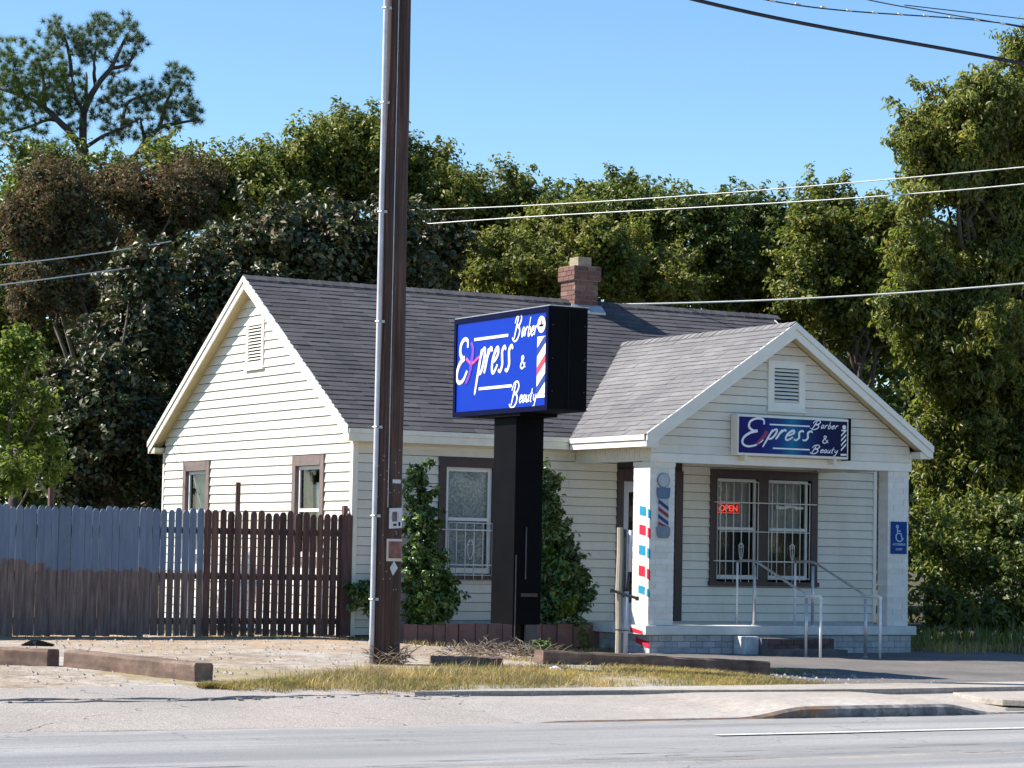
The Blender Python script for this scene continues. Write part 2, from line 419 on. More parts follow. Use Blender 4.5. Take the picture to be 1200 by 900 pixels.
def strip(name, x0, x1, y0, y1, z, mat, n=60):
    vs = []; fs = []
    for i in range(n+1):
        x = x0+(x1-x0)*i/n; w = .004*math.sin(i*2.3)+.003*math.sin(i*5.1)
        vs += [(x, y0+w, z), (x, y1+w*.6, z)]
    for i in range(n): fs.append((2*i, 2*i+2, 2*i+3, 2*i+1))
    mb = MB(); mb.add(vs, fs); o = mb.build(name, mat); o['kind'] = 'structure'; return o
mk = NT('worn_white_road_paint'); wf = mk.noise(25, 6, .8)
mk.col(mk.ramp(wf, [(.38, (.34, .34, .34)), (.5, (.60, .60, .58))])); mk.rough(.7); M['marking'] = mk.m
LANE_X = aty(840, 861, -13.59).x
strip('lane_marking', LANE_X, 30, -13.65, -13.53, -.461, M['marking'])

# concrete apron with a raised kerb between two dropped entrances
def conc_mat():
    t = NT('old_concrete'); big = t.noise(.7, 5, .6); f = t.noise(12, 7, .75); g = t.noise(70, 3, .7)
    c = t.ramp(big, [(.3, (.31, .265, .22)), (.55, (.40, .35, .30)), (.75, (.47, .43, .385))])
    c = t.mix(1.0, c, t.ramp(f, [(.25, (.7, .69, .67)), (.6, (1.08, 1.08, 1.08))]), 'MULTIPLY')
    c = t.mix(1.0, c, t.ramp(g, [(.3, (.8,)*3), (.7, (1.15,)*3)]), 'MULTIPLY')
    sp = t.new('ShaderNodeSeparateXYZ'); t.l.new(t.geo.outputs['Position'], sp.inputs[0])
    sh = t.ramp(t.noise(80, 3, .7), [(.3, (.15, .14, .13)), (.5, (.31, .28, .255)), (.7, (.55, .50, .45))])
    k = t.math('ADD', sp.outputs[0], t.math('MULTIPLY', t.noise(1.6, 6, .7), 4.5))
    c = t.mix(t.ramp(t.math('MULTIPLY', t.math('ADD', k, 1.6), .5, True), [(0, (1,)*3), (1, (0,)*3)]), c, sh)
    ckn = t.noise(3.2, 8, .8); c = t.mix(t.ramp(ckn, [(.485, (0,)*3), (.5, (.5,)*3), (.515, (0,)*3)]), c, (.12, .10, .085))
    t.col(c); t.rough(.9); t.bump(t.math('ADD', f, g), .35, .01); return t.m
M['concrete'] = conc_mat()
KL, KR = -1.3, .18
def apron_z(x, y):
    up = smn(KL-.75, KL, x)*(1-smn(KR, KR+.65, x))      # 1 on the kerbed stretch
    lo = np.interp(y, [-11.94, -10.5, -10.2], [-.455, -.372, -.355]) - .07*smn(-4.0, -5.4, x) if False else np.interp(y, [-11.94, -10.5, -10.2], [-.455, -.372, -.355]) - .08*(1-smn(-5.6, -3.7, x+.5*wav(x, y, 3, 44)))
    z = lo*(1-up) + np.minimum(-.340, lo+.085)*up
    return z + .004*wav(x, y, 5, 8)
xs = np.concatenate([np.arange(-5.9, 4, .07), np.linspace(4, 40, 50)]); ys = np.arange(-11.94, -10.19, .07)
ap = grid_obj('pavement', xs, ys, apron_z, M['concrete'])
# kerb face: vertical drop under the front edge of the apron
mb = MB(); n = 130
pts = [(-5+ 45*i/n*0 + (-5*0), 0) for i in range(0)]
kx = np.concatenate([np.arange(-5.9, 2.6, .05)])
vs = []; fs = []
for i, x in enumerate(kx):
    zt = float(apron_z(np.array([x]), np.array([-11.94]))[0]); j = (.012*math.sin(x*23)+.012*math.sin(x*57)+.01*math.sin(x*111))*(1 if x > -2.6 else .3)
    vs += [(x, -11.94, zt), (x, -11.975+j*.5, zt-.025), (x, -11.985+j, -.50)]
for i in range(len(kx)-1):
    a = 3*i; fs += [(a, a+1, a+4, a+3), (a+1, a+2, a+5, a+4)]
mb.add(vs, fs)
def kerb_mat():
    t = NT('weathered_kerb_face'); f = t.noise(6, 6, .75)
    sp = t.new('ShaderNodeSeparateXYZ'); t.l.new(t.geo.outputs['Position'], sp.inputs[0])
    c = t.ramp(f, [(.3, (.07, .07, .075)), (.5, (.17, .165, .165)), (.62, (.30, .28, .26)), (.75, (.42, .38, .34))])
    k = t.math('ADD', sp.outputs[0], t.math('MULTIPLY', t.noise(5, 4, .7), .8))
    c = t.mix(t.math('MULTIPLY', t.ramp(t.math('MULTIPLY', t.math('SUBTRACT', -.55, k), 5, True), [(0, (0,)*3), (1, (.85,)*3)]), t.ramp(t.noise(9, 5, .75), [(.4, (.1,)*3), (.55, (1,)*3)])), c, (.24, .13, .07))
    t.col(c); t.rough(.9); t.bump(f, .6, .02); return t.m
o = mb.build('kerb', kerb_mat()); o['kind'] = 'structure'
# upper walk slab, a finger higher than the apron
def slab_poly(name, pts, z0, z1, mat):
    mb = MB(); mb.prism([(p[0], p[1], z0) for p in pts], (0, 0, z1-z0)); o = mb.build(name, mat, bevel=.006); o['kind'] = 'structure'; return o
M['walk'] = conc_mat(); 
front = [(-4.2, -10.02), (-3.2, -10.12), (-2.2, -10.2), (-1.2, -10.32), (-.3, -10.44), (.6, -10.5), (2.2, -10.42), (5, -10.3), (14, -10.25), (40, -10.25)]
slab_poly('walkway', front + [(40, -9.45), (14, -9.5), (5, -9.55), (1.5, -9.62), (-.4, -9.68), (-2.0, -9.72), (-3.4, -9.82)], -.46, -.318, M['walk'])
# curved concrete lip at the right entrance
mb = MB(); pts = [gnd(1107, 808), gnd(1122, 813), gnd(1150, 820), gnd(1175, 823), gnd(1215, 824)]
pp = [(p.x, p.y-.0) for p in pts]
poly = [(x, y, -.42) for x, y in pp] + [(6.5, -11.2, -.42), (6.5, -10.4, -.42), (3.0, -10.38, -.42)]
mb.prism(poly, (0, 0, .058)); o = mb.build('driveway_lip', M['walk'], bevel=.006); o['kind'] = 'structure'
# broken asphalt lip at the back edge of the shoulder: a thin worn layer with a ragged front edge
mb = MB(); rr = random.Random(4)
def lip(xa, xb, y0, seed, h0=.006, h1=.019):
    r2 = random.Random(seed); n = int((xb-xa)/.045); fr = []; y = y0
    for i in range(n+1):
        x = xa+(xb-xa)*i/n; y += r2.uniform(-.022, .022); y += (y0+.10*math.sin(x*1.3+seed)-y)*.12; fr.append((x, y))
    V = []; F_ = []
    for k, (x, y) in enumerate(fr):
        e = min(1, k/6, (n-k)/6); z = gz(x, y); h = h0+(h1-h0)*(.5+.5*math.sin(k*.31+seed))
        V += [(x, y, z-.01), (x, y+.006, z+h*e), (x, y+.16*e+.01, z+h*.55*e), (x, y+.42*e+.02, z-.012)]
    for k in range(n):
        for q in range(3): F_.append((4*k+q, 4*k+4+q, 4*k+5+q, 4*k+1+q))
    mb.add(V, F_)
lip(-9.6, -5.0, -9.98, 1); lip(-8.0, -5.6, -10.14, 2, .006, .016); lip(-5.1, -4.2, -9.9, 3, .006, .016)
for i in range(90):
    x = rr.uniform(-9.5, -3.6); y = -10.05+rr.uniform(-.12, .10); z = gz(x, y); r = rr.uniform(.01, .03)
    pr = [(x+r*math.cos(a)*rr.uniform(.8, 1.3), y+r*math.sin(a)*rr.uniform(.5, 1.0), z-.01) for a in [k*1.05 for k in range(6)]]
    mb.prism(pr, (0, 0, rr.uniform(.016, .026)))
M['crumb'] = island('broken_asphalt', [(.22, .205, .19), (.27, .25, .23), (.18, .17, .16)], .95, 8, .3, .4)
o = mb.build('asphalt_crumbs', M['crumb']); tag(o, kind='stuff', label='broken lumps of asphalt along the back edge of the shoulder', cat='asphalt rubble')

# ================================================================== THE HOUSE
L_, D_ = 8.60, 6.735
YR, ZR_, ZE, OE, RO = D_/2, 4.833, 2.537, .223, .19
SLP = (ZR_-ZE)/(YR+OE)
house = thing('barber_shop_house', 'cream clapboard house with a grey shingle gable roof, front porch and brick chimney', 'house', (0, 0, -.25))
F = lambda s, o, z: (s, -o, z)            # front wall: s = x, o = outward
Lf = lambda s, o, z: (-o, s, z)           # left gable wall: s = y
PG = lambda s, o, z: (s, -1.94-o, z)      # porch gable plane
def pbox(mb, P, s0, s1, o0, o1, z0, z1, mi=0):
    v = [P(s0,o0,z0),P(s1,o0,z0),P(s1,o1,z0),P(s0,o1,z0),P(s0,o0,z1),P(s1,o0,z1),P(s1,o1,z1),P(s0,o1,z1)]
    mb.hexa(v, mi)
def holes_wall(mb, P, s0, s1, z0, z1, th, holes):
    cuts = sorted({s0, s1, *[h[0] for h in holes], *[h[1] for h in holes]})
    for a, b in zip(cuts[:-1], cuts[1:]):
        hs = sorted([(h[2], h[3]) for h in holes if h[0] <= a+1e-6 and h[1] >= b-1e-6])
        z = z0
        for (p, q) in hs:
            if p > z: pbox(mb, P, a, b, -th, 0, z, p)
            z = q
        if z < z1: pbox(mb, P, a, b, -th, 0, z, z1)
WIN1 = (1.26, 2.20, .56, 2.19); DOOR = (4.08, 5.175, .0, 2.12); WIN2 = (5.645, 7.533, .517, 2.175)
LW1 = (.862, 1.878, .75, 2.20); LW2 = (4.855, 5.873, .75, 2.20); LVENT = (2.985, 3.60, 3.50, 4.19)
inn = .05
shr = lambda w, d=inn: (w[0]+d, w[1]-d, w[2]+(d if w[2] > .1 else 0), w[3]-d)
mb = MB(); holes_wall(mb, F, 0, L_, -.30, 2.46, .12, [shr(WIN1), shr(DOOR), shr(WIN2)]); mb.build('wall', M['lap_core'], house)
mb = MB(); holes_wall(mb, Lf, .12, D_, -.30, 2.46, .12, [shr(LW1), shr(LW2)]); mb.build('wall', M['lap_core'], house)
mb = MB(); mb.box(.12, L_-.12, D_-.12, D_, -.3, 2.46); mb.build('wall', M['lap_core'], house)
mb = MB(); mb.box(L_-.12, L_, .12, D_, -.3, 2.46); mb.build('wall', M['lap_core'], house)
for x0 in (0, L_-.12):
    mb = MB(); zb = 2.46; zt = ZR_-.07
    mb.prism([(x0, .02, zb), (x0, D_-.02, zb), (x0, YR, zt)], (.12, 0, 0)); mb.build('gable_wall', M['lap_core'], house)
_bc = {}
def board(P, key, s0b, s1b, s0t, s1t, z0, z1, mat, parent, name='siding_board', tb=.024, tt=.005):
    dz = random.uniform(-.0012, .0012)
    k = (key, round(s1b-s0b, 4), round(s0t-s0b, 4), round(s1t-s0b, 4), round(z1-z0, 4), name)
    base = Vector(P(s0b, 0, z0+dz))
    if k in _bc:
        o = bpy.data.objects.new(name, _bc[k]); COL.objects.link(o); o.parent = parent; o.location = base-wloc(parent); return o
    a, b, c, h = 0, s1b-s0b, (s0t-s0b, s1t-s0b), z1-z0
    Q = lambda s, o, z: Vector(P(s0b+s, o, z0+dz+z))
    v = [Q(a,0,0),Q(b,0,0),Q(b,tb,0),Q(a,tb,0),Q(c[0],0,h),Q(c[1],0,h),Q(c[1],tt,h),Q(c[0],tt,h)]
    mb = MB(); mb.hexa(v); o = mb.build(name, mat, parent, loc=base); _bc[k] = o.data; return o
def siding(P, key, s0, s1, z0, z1, e, holes, parent, lim=None, joints=(), gap=.0015):
    n = int(math.ceil((z1-z0)/e-1e-6))
    for k in range(n):
        a = z0+k*e+.003; b = min(z1, z0+(k+1)*e-.004)  # gap left open so the dark core draws the lap shadow
        bb = min(z1, a+e)
        if bb-a < .02: continue
        segs = [(s0, s1)]
        for h in holes:
            if h[3] > a+.004 and h[2] < bb-.004:
                ns = []
                for (p, q) in segs:
                    if h[0] > p: ns.append((p, min(q, h[0])))
                    if h[1] < q: ns.append((max(p, h[1]), q))
                segs = [t for t in ns if t[1]-t[0] > .01]
        fill = []
        for h in holes:
            if h[3] > a+.004 and h[2] < bb-.004:
                if h[2] > a+.012: fill.append((max(s0, h[0]), min(s1, h[1]), a, h[2]-.001))
                if h[3] < b-.012: fill.append((max(s0, h[0]), min(s1, h[1]), h[3]+.001, b))
        for (p, q, za_, zb__) in fill:
            if q-p > .05: board(P, key+'f', p+.002, q-.002, p+.002, q-.002, za_, zb__, M['siding'], parent, tb=.020, tt=.005)
        out = []
        for (p, q) in segs:
            js = [j for j in (joints[k % len(joints)] if joints else ()) if p+.5 < j < q-.5]
            for c0, c1 in zip([p]+js, js+[q]): out.append((c0+(gap if c0 != p else 0), c1-(gap if c1 != q else 0)))
        for (p, q) in out:
            pb, qb, pt, qt = p, q, p, q
            if lim:
                l0, r0 = lim(a); l1, r1 = lim(b)
                pb, qb = max(p, l0), min(q, r0); pt, qt = max(p, l1), min(q, r1)
                if qt < pt: pt = qt = (pt+qt)/2
                if qb-pb < .03: continue
                if pb > qb: continue
            board(P, key, pb, qb, pt, qt, a, b, M['siding'], parent)
# left gable wall boards
limL = lambda z: (.0 + max(.055, YR-(ZR_-.10-z)/SLP), min(D_-.055, YR+(ZR_-.10-z)/SLP))
siding(Lf, 'L', .055, D_-.055, -.22, 4.70, .128, [LW1, LW2, LVENT], house, limL, joints=[(4.3,), (2.6,), (), (3.9,), (2.2,), (), (5.0,)])
# front wall boards
siding(F, 'F', .06, .95, -.20, .0, .10, [], house)
siding(F, 'F', .06, 4.08, .0, 2.40, .122, [WIN1], house, joints=[(3.1,), (), (2.9,), (3.3,), (), ()])
siding(F, 'F', 5.175, 8.56, .0, 2.26, .122, [WIN2], house, joints=[()])
mb = MB()
for (p, q) in ((0, .055), ): pbox(mb, F, p, q, 0, .028, -.22, 2.36)
mb.build('corner_board', M['cream_trim'], house)
mb = MB(); pbox(mb, Lf, -.028, .052, 0, .028, -.22, 2.36); mb.build('corner_board', M['trim'], house)
mb = MB(); pbox(mb, Lf, D_-.052, D_+.0, 0, .028, -.22, 2.36); mb.build('corner_board', M['trim'], house)
mb = MB(); pbox(mb, F, 8.56, 8.62, 0, .028, -.0, 2.3); mb.build('corner_board', M['trim'], house)
mb = MB(); pbox(mb, F, .95, 8.6, -.02, .004, -.36, 0); mb.build('foundation', M['grey_brick'], house)

# main roof
def roof_part(name, parent, x0, x1):
    for sgn, nm in ((-1, 'front'), (1, 'back')):
        ye = -OE if sgn < 0 else D_+OE
        mb = MB(); mb.prism([(x0, ye, ZE-.02), (x0, YR, ZR_-.02), (x0, YR, ZR_-.08), (x0, ye, ZE-.08)], (x1-x0, 0, 0))
        mb.build('roof_slope', M['roof_deck'], parent)
roof_part('roof', house, -RO, L_+RO+.24)
XE = L_+RO+.24
def shingles(name, O, sd, td, nrm, tlen, smin, smax, mat, parent, e=.125, tw=.30, seed=1):
    O, sd, td, nrm = map(Vector, (O, sd, td, nrm)); rr = random.Random(seed); mb = MB()
    n = int(tlen/e)+1
    for k in range(n):
        t0 = k*e - .012; t1 = min(tlen, t0+e+.02)
        if t1 <= t0: continue
        a0, b0 = smin(max(t0, 0)), smax(max(t0, 0)); a1, b1 = smin(t1), smax(t1)
        s = min(a0, a1) - (tw*.5 if k % 2 else 0) - rr.uniform(0, .05)
        wv = [rr.uniform(-.004, .004) for _ in range(3)]
        while s < max(b0, b1):
            w = tw*rr.choice((1, 1, 1, .72)); p0 = max(s, a0); q0 = min(s+w-.006, b0); p1 = max(s, a1); q1 = min(s+w-.006, b1)
            s += w
            if q0-p0 < .02 and q1-p1 < .02: continue
            q0 = max(q0, p0); q1 = max(q1, p1)
            hb = .013+rr.uniform(-.003, .004); ht = .004
            td0 = t0+rr.uniform(-.006, .006)
            B = lambda s_, t_, h_: O+sd*s_+td*t_+nrm*h_
            v = [B(p0,td0,-.004),B(q0,td0,-.004),B(q1,t1,-.004),B(p1,t1,-.004),B(p0,td0,hb),B(q0,td0,hb+rr.uniform(-.002,.003)),B(q1,t1,ht),B(p1,t1,ht)]
            mb.add(v, [(4,5,6,7),(0,1,5,4),(1,2,6,5),(3,0,4,7)])
    o = mb.build(name, mat, parent); o['kind'] = 'stuff'; return o
tl = math.hypot(YR+OE, ZR_-ZE); tdv = Vector((0, (YR+OE)/tl, (ZR_-ZE)/tl)); nv = Vector((0, -tdv.z, tdv.y))
shingles('shingles', (-RO, -OE, ZE-.018), (1, 0, 0), tdv, nv, tl, lambda t: -.012, lambda t: XE+RO+.012, M['shingle_dark'], house, seed=3)
tdb = Vector((0, -tdv.y, tdv.z)); nb = Vector((0, tdv.z, tdv.y))
shingles('shingles', (-RO, D_+OE, ZE-.018), (1, 0, 0), tdb, nb, tl, lambda t: -.012, lambda t: XE+RO+.012, M['shingle_dark'], house, e=.25, tw=.6, seed=5)
mb = MB(); s = -RO-.01; rr = random.Random(9)
while s < XE:
    w = .17
    for sg, t_ in ((-1, tdv), (1, tdb)):
        A = Vector((s, YR, ZR_)); B = A - t_*.13
        nn = nv if sg < 0 else nb
        h = rr.uniform(.010, .018)
        mb.hexa([A+Vector((0,0,-.01)), A+Vector((w+.03,0,-.01)), B+Vector((w+.03,0,-.01)), B+Vector((0,0,-.01)), A+Vector((0,0,h)), A+Vector((w+.03,0,.004)), B+Vector((w+.03,0,0))+nn*.004, B+nn*h])
    s += w
o = mb.build('ridge_caps', M['shingle_dark'], house); o['kind'] = 'stuff'
# eave fascias and soffits
mb = MB(); mb.box(-RO, 3.17, -OE-.004, -OE+.018, 2.35, 2.45); mb.box(-RO, 3.17, -OE-.022, -OE+.018, 2.452, 2.515); mb.build('fascia', M['cream_trim'], house)
mb = MB(); mb.box(7.93, XE, -OE-.004, -OE+.018, 2.35, 2.515); mb.build('fascia', M['cream_trim'], house)
mb = MB(); mb.box(-RO, XE, D_+OE-.018, D_+OE+.004, 2.35, 2.515); mb.build('fascia', M['trim'], house)
mb = MB(); mb.box(-RO+.02, XE-.02, -OE+.019, -.0, 2.352, 2.372); mb.build('soffit', M['soffit'], house)
mb = MB(); mb.box(-RO+.02, XE-.02, D_, D_+OE-.02, 2.352, 2.372); mb.build('soffit', M['soffit'], house)
mb = MB(); pbox(mb, F, .0, 4.08, .0, .018, 2.285, 2.351); mb.build('frieze_board', M['cream_trim'], house)
for x_out, sgn in ((-RO, -1), (XE, 1)):
    for side in (-1, 1):
        ye = -OE if side < 0 else D_+OE
        d1, d2 = .085, .19
        x0, x1 = (x_out-.022, x_out+.004)[::1] if sgn < 0 else (x_out-.004, x_out+.022)
        mb = MB(); mb.prism([(x0, ye, ZE-.005), (x0, YR, ZR_-.005), (x0, YR, ZR_-d1), (x0, ye, ZE-d1)], (x1-x0, 0, 0)); mb.build('rake_board', M['trim'], house)
        x0b, x1b = (x_out-.004, x_out+.016) if sgn < 0 else (x_out-.016, x_out+.004)
        mb = MB(); mb.prism([(x0b, ye, ZE-d1-.006), (x0b, YR, ZR_-d1-.006), (x0b, YR, ZR_-d2), (x0b, ye+side*-.02, ZE-d2+.012)], (x1b-x0b, 0, 0)); mb.build('rake_board', M['trim'], house)
        a, b = (x_out+.018, -.0) if sgn < 0 else (L_, x_out-.018)
        # boarded rake soffit: narrow planks running down the slope
        mb = MB(); k = 4; w = (b-a)/k
        for i in range(k):
            xa, xb = a+i*w+.002, a+(i+1)*w-.002
            mb.prism([(xa, ye, ZE-.13), (xa, YR, ZR_-.13), (xa, YR, ZR_-.145), (xa, ye, ZE-.145)], (xb-xa, 0, 0))
        mb.build('soffit', M['soffit'], house)
        yi = 0 if side < 0 else D_
        mb = MB(); mb.box(min(a, b), max(a, b), min(ye, yi)+(.02 if side < 0 else 0), max(ye, yi)-(.02 if side > 0 else 0), 2.374, 2.44); mb.build('eave_return', M['cream_trim'], house)
# chimney
CHX, CHY = (5.225, 5.645), (3.15, 3.58)
mb = MB(); mb.box(CHX[0]+.012, CHX[1]-.012, CHY[0]+.012, CHY[1]-.012, 4.45, 5.12); mb.box(CHX[0]-.02, CHX[1]+.02, CHY[0]-.02, CHY[1]+.02, 5.12, 5.352)
chim = mb.build('chimney', M['mortar'], house)
_bm = {}
def brick_at(c, sx, sy, sz, parent, name='brick', mat='brick'):
    k = (round(sx, 4), round(sy, 4), round(sz, 4), mat)
    if k not in _bm:
        mb = MB(); mb.box(-sx/2, sx/2, -sy/2, sy/2, -sz/2, sz/2)
        o = mb.build(name, M[mat], None); o.parent = parent; o.location = Vector(c)-wloc(parent); _bm[k] = o.data; return o
    o = bpy.data.objects.new(name, _bm[k]); COL.objects.link(o); o.parent = parent; o.location = Vector(c)-wloc(parent); return o
def ring_course(x0, x1, y0, y1, z, h, par, parent, th=.09, mat='brick', faces='flrb', j=.01):
    # bricks round a rectangular shaft, bond alternating per course
    if par: fx, fy = (x0, x1), (y0+th, y1-th)
    else: fx, fy = (x0+th, x1-th), (y0, y1)
    def run(a, b, off):
        n = max(1, round((b-a)/.2)); w = (b-a)/n; xs_ = [a+i*w for i in range(n+1)]
        return list(zip(xs_[:-1], xs_[1:]))
    for (a, b) in run(*fx, par):
        if 'f' in faces: brick_at(((a+b)/2, y0+th/2-.0, z+h/2), b-a-j, th, h-j, parent, mat=mat)
        if 'b' in faces: brick_at(((a+b)/2, y1-th/2, z+h/2), b-a-j, th, h-j, parent, mat=mat)
    for (a, b) in run(*fy, par):
        if 'l' in faces: brick_at((x0+th/2, (a+b)/2, z+h/2), th, b-a-j, h-j, parent, mat=mat)
        if 'r' in faces: brick_at((x1-th/2, (a+b)/2, z+h/2), th, b-a-j, h-j, parent, mat=mat)
z = 4.60; k = 0
while z < 5.11: ring_course(CHX[0], CHX[1], CHY[0], CHY[1], z, .0745, k % 2, chim); z += .0745; k += 1
z = 5.125
for k in range(3): ring_course(CHX[0]-.035, CHX[1]+.035, CHY[0]-.035, CHY[1]+.035, z, .0745, k % 2, chim); z += .0745
mb = MB(); fx, fy = (5.33, 5.57), (3.24, 3.50)
for (a, b, c, d) in ((fx[0], fx[0]+.03, fy[0], fy[1]), (fx[1]-.03, fx[1], fy[0], fy[1]), (fx[0]+.03, fx[1]-.03, fy[0], fy[0]+.03), (fx[0]+.03, fx[1]-.03, fy[1]-.03, fy[1])): mb.box(a, b, c, d, 5.35, 5.50)
mb.build('flue', M['clay'], chim, bevel=.004)
mb = MB(); mb.prism([(CHX[0]-.06, 3.02, 4.58), (CHX[1]+.06, 3.02, 4.58), (CHX[1]+.06, 3.16, 4.70), (CHX[0]-.06, 3.16, 4.70)], (0, -.01, .05)); mb.build('flashing', M['rail_metal'], chim)

# gable vents
def vent(P, w, parent, n, fr=.07, slat='trim', tilt=.02):
    s0, s1, z0, z1 = w; g = MB()
    pbox(g, P, s0, s0+fr, 0, .035, z0, z1); pbox(g, P, s1-fr, s1, 0, .035, z0, z1)
    pbox(g, P, s0+fr, s1-fr, 0, .035, z1-fr, z1); pbox(g, P, s0+fr, s1-fr, 0, .035, z0, z0+fr)
    pbox(g, P, s0-.02, s1+.02, 0, .05, z0-.03, z0-.001)
    v = g.build('gable_vent', M['trim'], parent)
    g = MB(); pbox(g, P, s0+fr, s1-fr, .001, .004, z0+fr, z1-fr); g.build('vent_back', M['dark_gap'], v)
    h = (z1-z0-2*fr)/n
    for i in range(n):
        za = z0+fr+i*h
        a = [P(s0+fr, .034, za+.004), P(s1-fr, .034, za+.004), P(s1-fr, .010, za+h*.62), P(s0+fr, .010, za+h*.62)]
        g = MB(); g.prism(a, Vector(P(0, .0, .008))-Vector(P(0, 0, 0)) + (Vector(P(0, -.004, 0))-Vector(P(0, 0, 0)))); g.build('louvre_slat', M[slat], v)
vent(Lf, LVENT, house, 12)
# windows -----------------------------------------------------------
def tubes(name, lines, r, mat, parent, n=6):
    g = MB()
    for l in lines: g.tube(l, r, n)
    return g.build(name, M[mat], parent, smooth=True)
def curtain(P, s0, s1, z0, z1, o, mat, parent, folds=9, amp=.012, name='curtain', lean=(0, 0)):
    N = folds*6; V = []; Fc = []
    for i in range(N+1):
        t = i/N; d = o+amp*math.sin(t*folds*2*math.pi)+amp*.4*math.sin(t*folds*4.7+1)
        V += [P(s0+(s1-s0)*t+lean[0]*(1-0), d, z0), P(s0+(s1-s0)*t+lean[1], d, z1)]
    for i in range(N): Fc.append((2*i, 2*i+2, 2*i+3, 2*i+1))
    g = MB(); g.add(V, Fc); return g.build(name, M[mat], parent, smooth=True)
def sash(P, s0, s1, z0, z1, zm, win, fr=.045, o=-.01, mat='sash'):
    g = MB(); d = .03
    pbox(g, P, s0, s0+fr, o-d, o, z0, z1); pbox(g, P, s1-fr, s1, o-d, o, z0, z1)
    pbox(g, P, s0+fr, s1-fr, o-d, o, z1-fr, z1); pbox(g, P, s0+fr, s1-fr, o-d, o, z0, z0+fr+.02); pbox(g, P, s0+fr, s1-fr, o-d, o+.006, zm-.022, zm+.022)
    g.build('sash', M[mat], win)
    for (a, b) in ((z0+fr+.02, zm-.022), (zm+.022, z1-fr)):
        g = MB(); g.add([P(s0+fr, o-.016, a), P(s1-fr, o-.016, a), P(s1-fr, o-.016, b), P(s0+fr, o-.016, b)], [(0, 1, 2, 3) if P is F else (3, 2, 1, 0)]); g.build('pane', M['glass'], win)
def window(P, w, tw, mat, sill=True, head=None):
    s0, s1, z0, z1 = w; g = MB(); hd = head or tw
    pbox(g, P, s0, s0+tw, -.03, .04, z0, z1); pbox(g, P, s1-tw, s1, -.03, .04, z0, z1)
    pbox(g, P, s0+tw, s1-tw, -.03, .043, z1-hd, z1)
    pbox(g, P, s0-.02 if sill else s0+tw, s1+.02 if sill else s1-tw, -.03, .065 if sill else .04, z0-.012, z0+.05)
    return g.build('window', M[mat], house)
# left gable windows
for w, kind in ((LW1, 0), (LW2, 1)):
    wn_ = window(Lf, w, .11, 'faded_trim', head=.14)
    sash(Lf, w[0]+.115, w[1]-.115, w[2]+.06, w[3]-.145, 1.45, wn_, fr=.05)
    g = MB()
    s0, s1, z0, z1 = w[0]+.16, w[1]-.16, w[2]+.1, w[3]-.19
    if kind == 0:   # tan drape gathered to the far side, blind on the near side
        curtain(Lf, s0+.42, s1+.02, z0, z1, -.075, 'drape', wn_, 5, .016, lean=(-.12, 0))
        pbox(g, Lf, s0-.02, s0+.40, -.13, -.12, z0, z1-.18); g.build('blind', M['white_panel'], wn_)
    else:
        curtain(Lf, s0, s1, z0, z1, -.11, 'pale_drape', wn_, 7, .01)
        a = Vector(Lf(s0+.08, -.05, z0+.35)); b = Vector(Lf(s1-.06, -.05, z1-.02))
        tubes('diagonal_white_rod', [[a, b]], .016, 'white_panel', wn_)  # thin white diagonal behind the far pane
# front lace window beside the shrubs
w1 = window(F, WIN1, .11, 'brown_trim', head=.13)
sash(F, 1.372, 2.09, .63, 2.06, 1.36, w1, fr=.055)
def lace_mat():
    t = NT('patterned_lace'); mp = t.new('ShaderNodeMapping'); t.l.new(t.geo.outputs['Position'], mp.inputs[0]); mp.inputs['Location'].default_value = (-1.73, 0, -1.75); mp.inputs['Scale'].default_value = (1, 0.0, 1)
    w = t.new('ShaderNodeTexWave', wave_type='RINGS'); w.rings_direction = 'SPHERICAL'; w.inputs['Scale'].default_value = 3.0; w.inputs['Distortion'].default_value = 16; w.inputs['Detail'].default_value = 2; w.inputs['Detail Scale'].default_value = 2.5
    t.l.new(mp.outputs[0], w.inputs['Vector'])
    n = t.noise(45, 3, .7)
    c = t.ramp(w.outputs['Fac'], [(.3, (.36, .38, .40)), (.7, (.52, .54, .54))])
    c = t.mix(1.0, c, t.ramp(n, [(.35, (.75,)*3), (.65, (1.2,)*3)]), 'MULTIPLY')
    t.col(c); t.rough(.9); return t.m
M['lace'] = lace_mat()
curtain(F, 1.42, 2.05, 1.38, 2.02, -.06, 'lace', w1, 6, .004)
curtain(F, 1.42, 2.05, .68, 1.36, -.10, 'lace', w1, 8, .006)
lines = []
o = .075; P = lambda s, z, oo=o: F(s, oo, z)
z0, z1 = .60, 1.31
for s in (1.40, 2.07): lines.append([P(s, z0-.02), P(s, z1)])
for s in (1.52, 1.655, 1.79, 1.925): lines.append([P(s, z0-.06), P(s, z1)])
for z, a, b in ((1.31, 1.40, 2.07), (.61, 1.38, 2.08)): lines.append([P(a, z), P(b, z)])
tubes('security_bars', lines, .008, 'metal_white', w1)
lines = [[P(1.29, z, .035), P(1.30, z, .09), P(2.17, z, .09), P(2.18, z, .035)] for z in (1.215, .745)]
tubes('security_bars', lines, .011, 'metal_white', w1)
def heart(cx, cz, h, wd, P):
    out = []
    for sg in (-1, 1):
        pts = []
        for i in range(15):
            t = i/14*math.pi; pts.append(P(cx+sg*wd*math.sin(t)**1*(1-.35*t/math.pi)*(1 if t < math.pi else 0), cz+h*(math.cos(t)*.5)+.10*h*(1-abs(2*t/math.pi-1))))
        out.append(pts)
        out.append([P(cx+sg*(.012+.03*math.sin(i/8*3.1)), cz+h*.45-.10*h*i/8*4.2*.5) for i in range(9)])
    return out
tubes('scroll', heart(1.735, .95, .26, .055, P), .006, 'metal_white', w1)
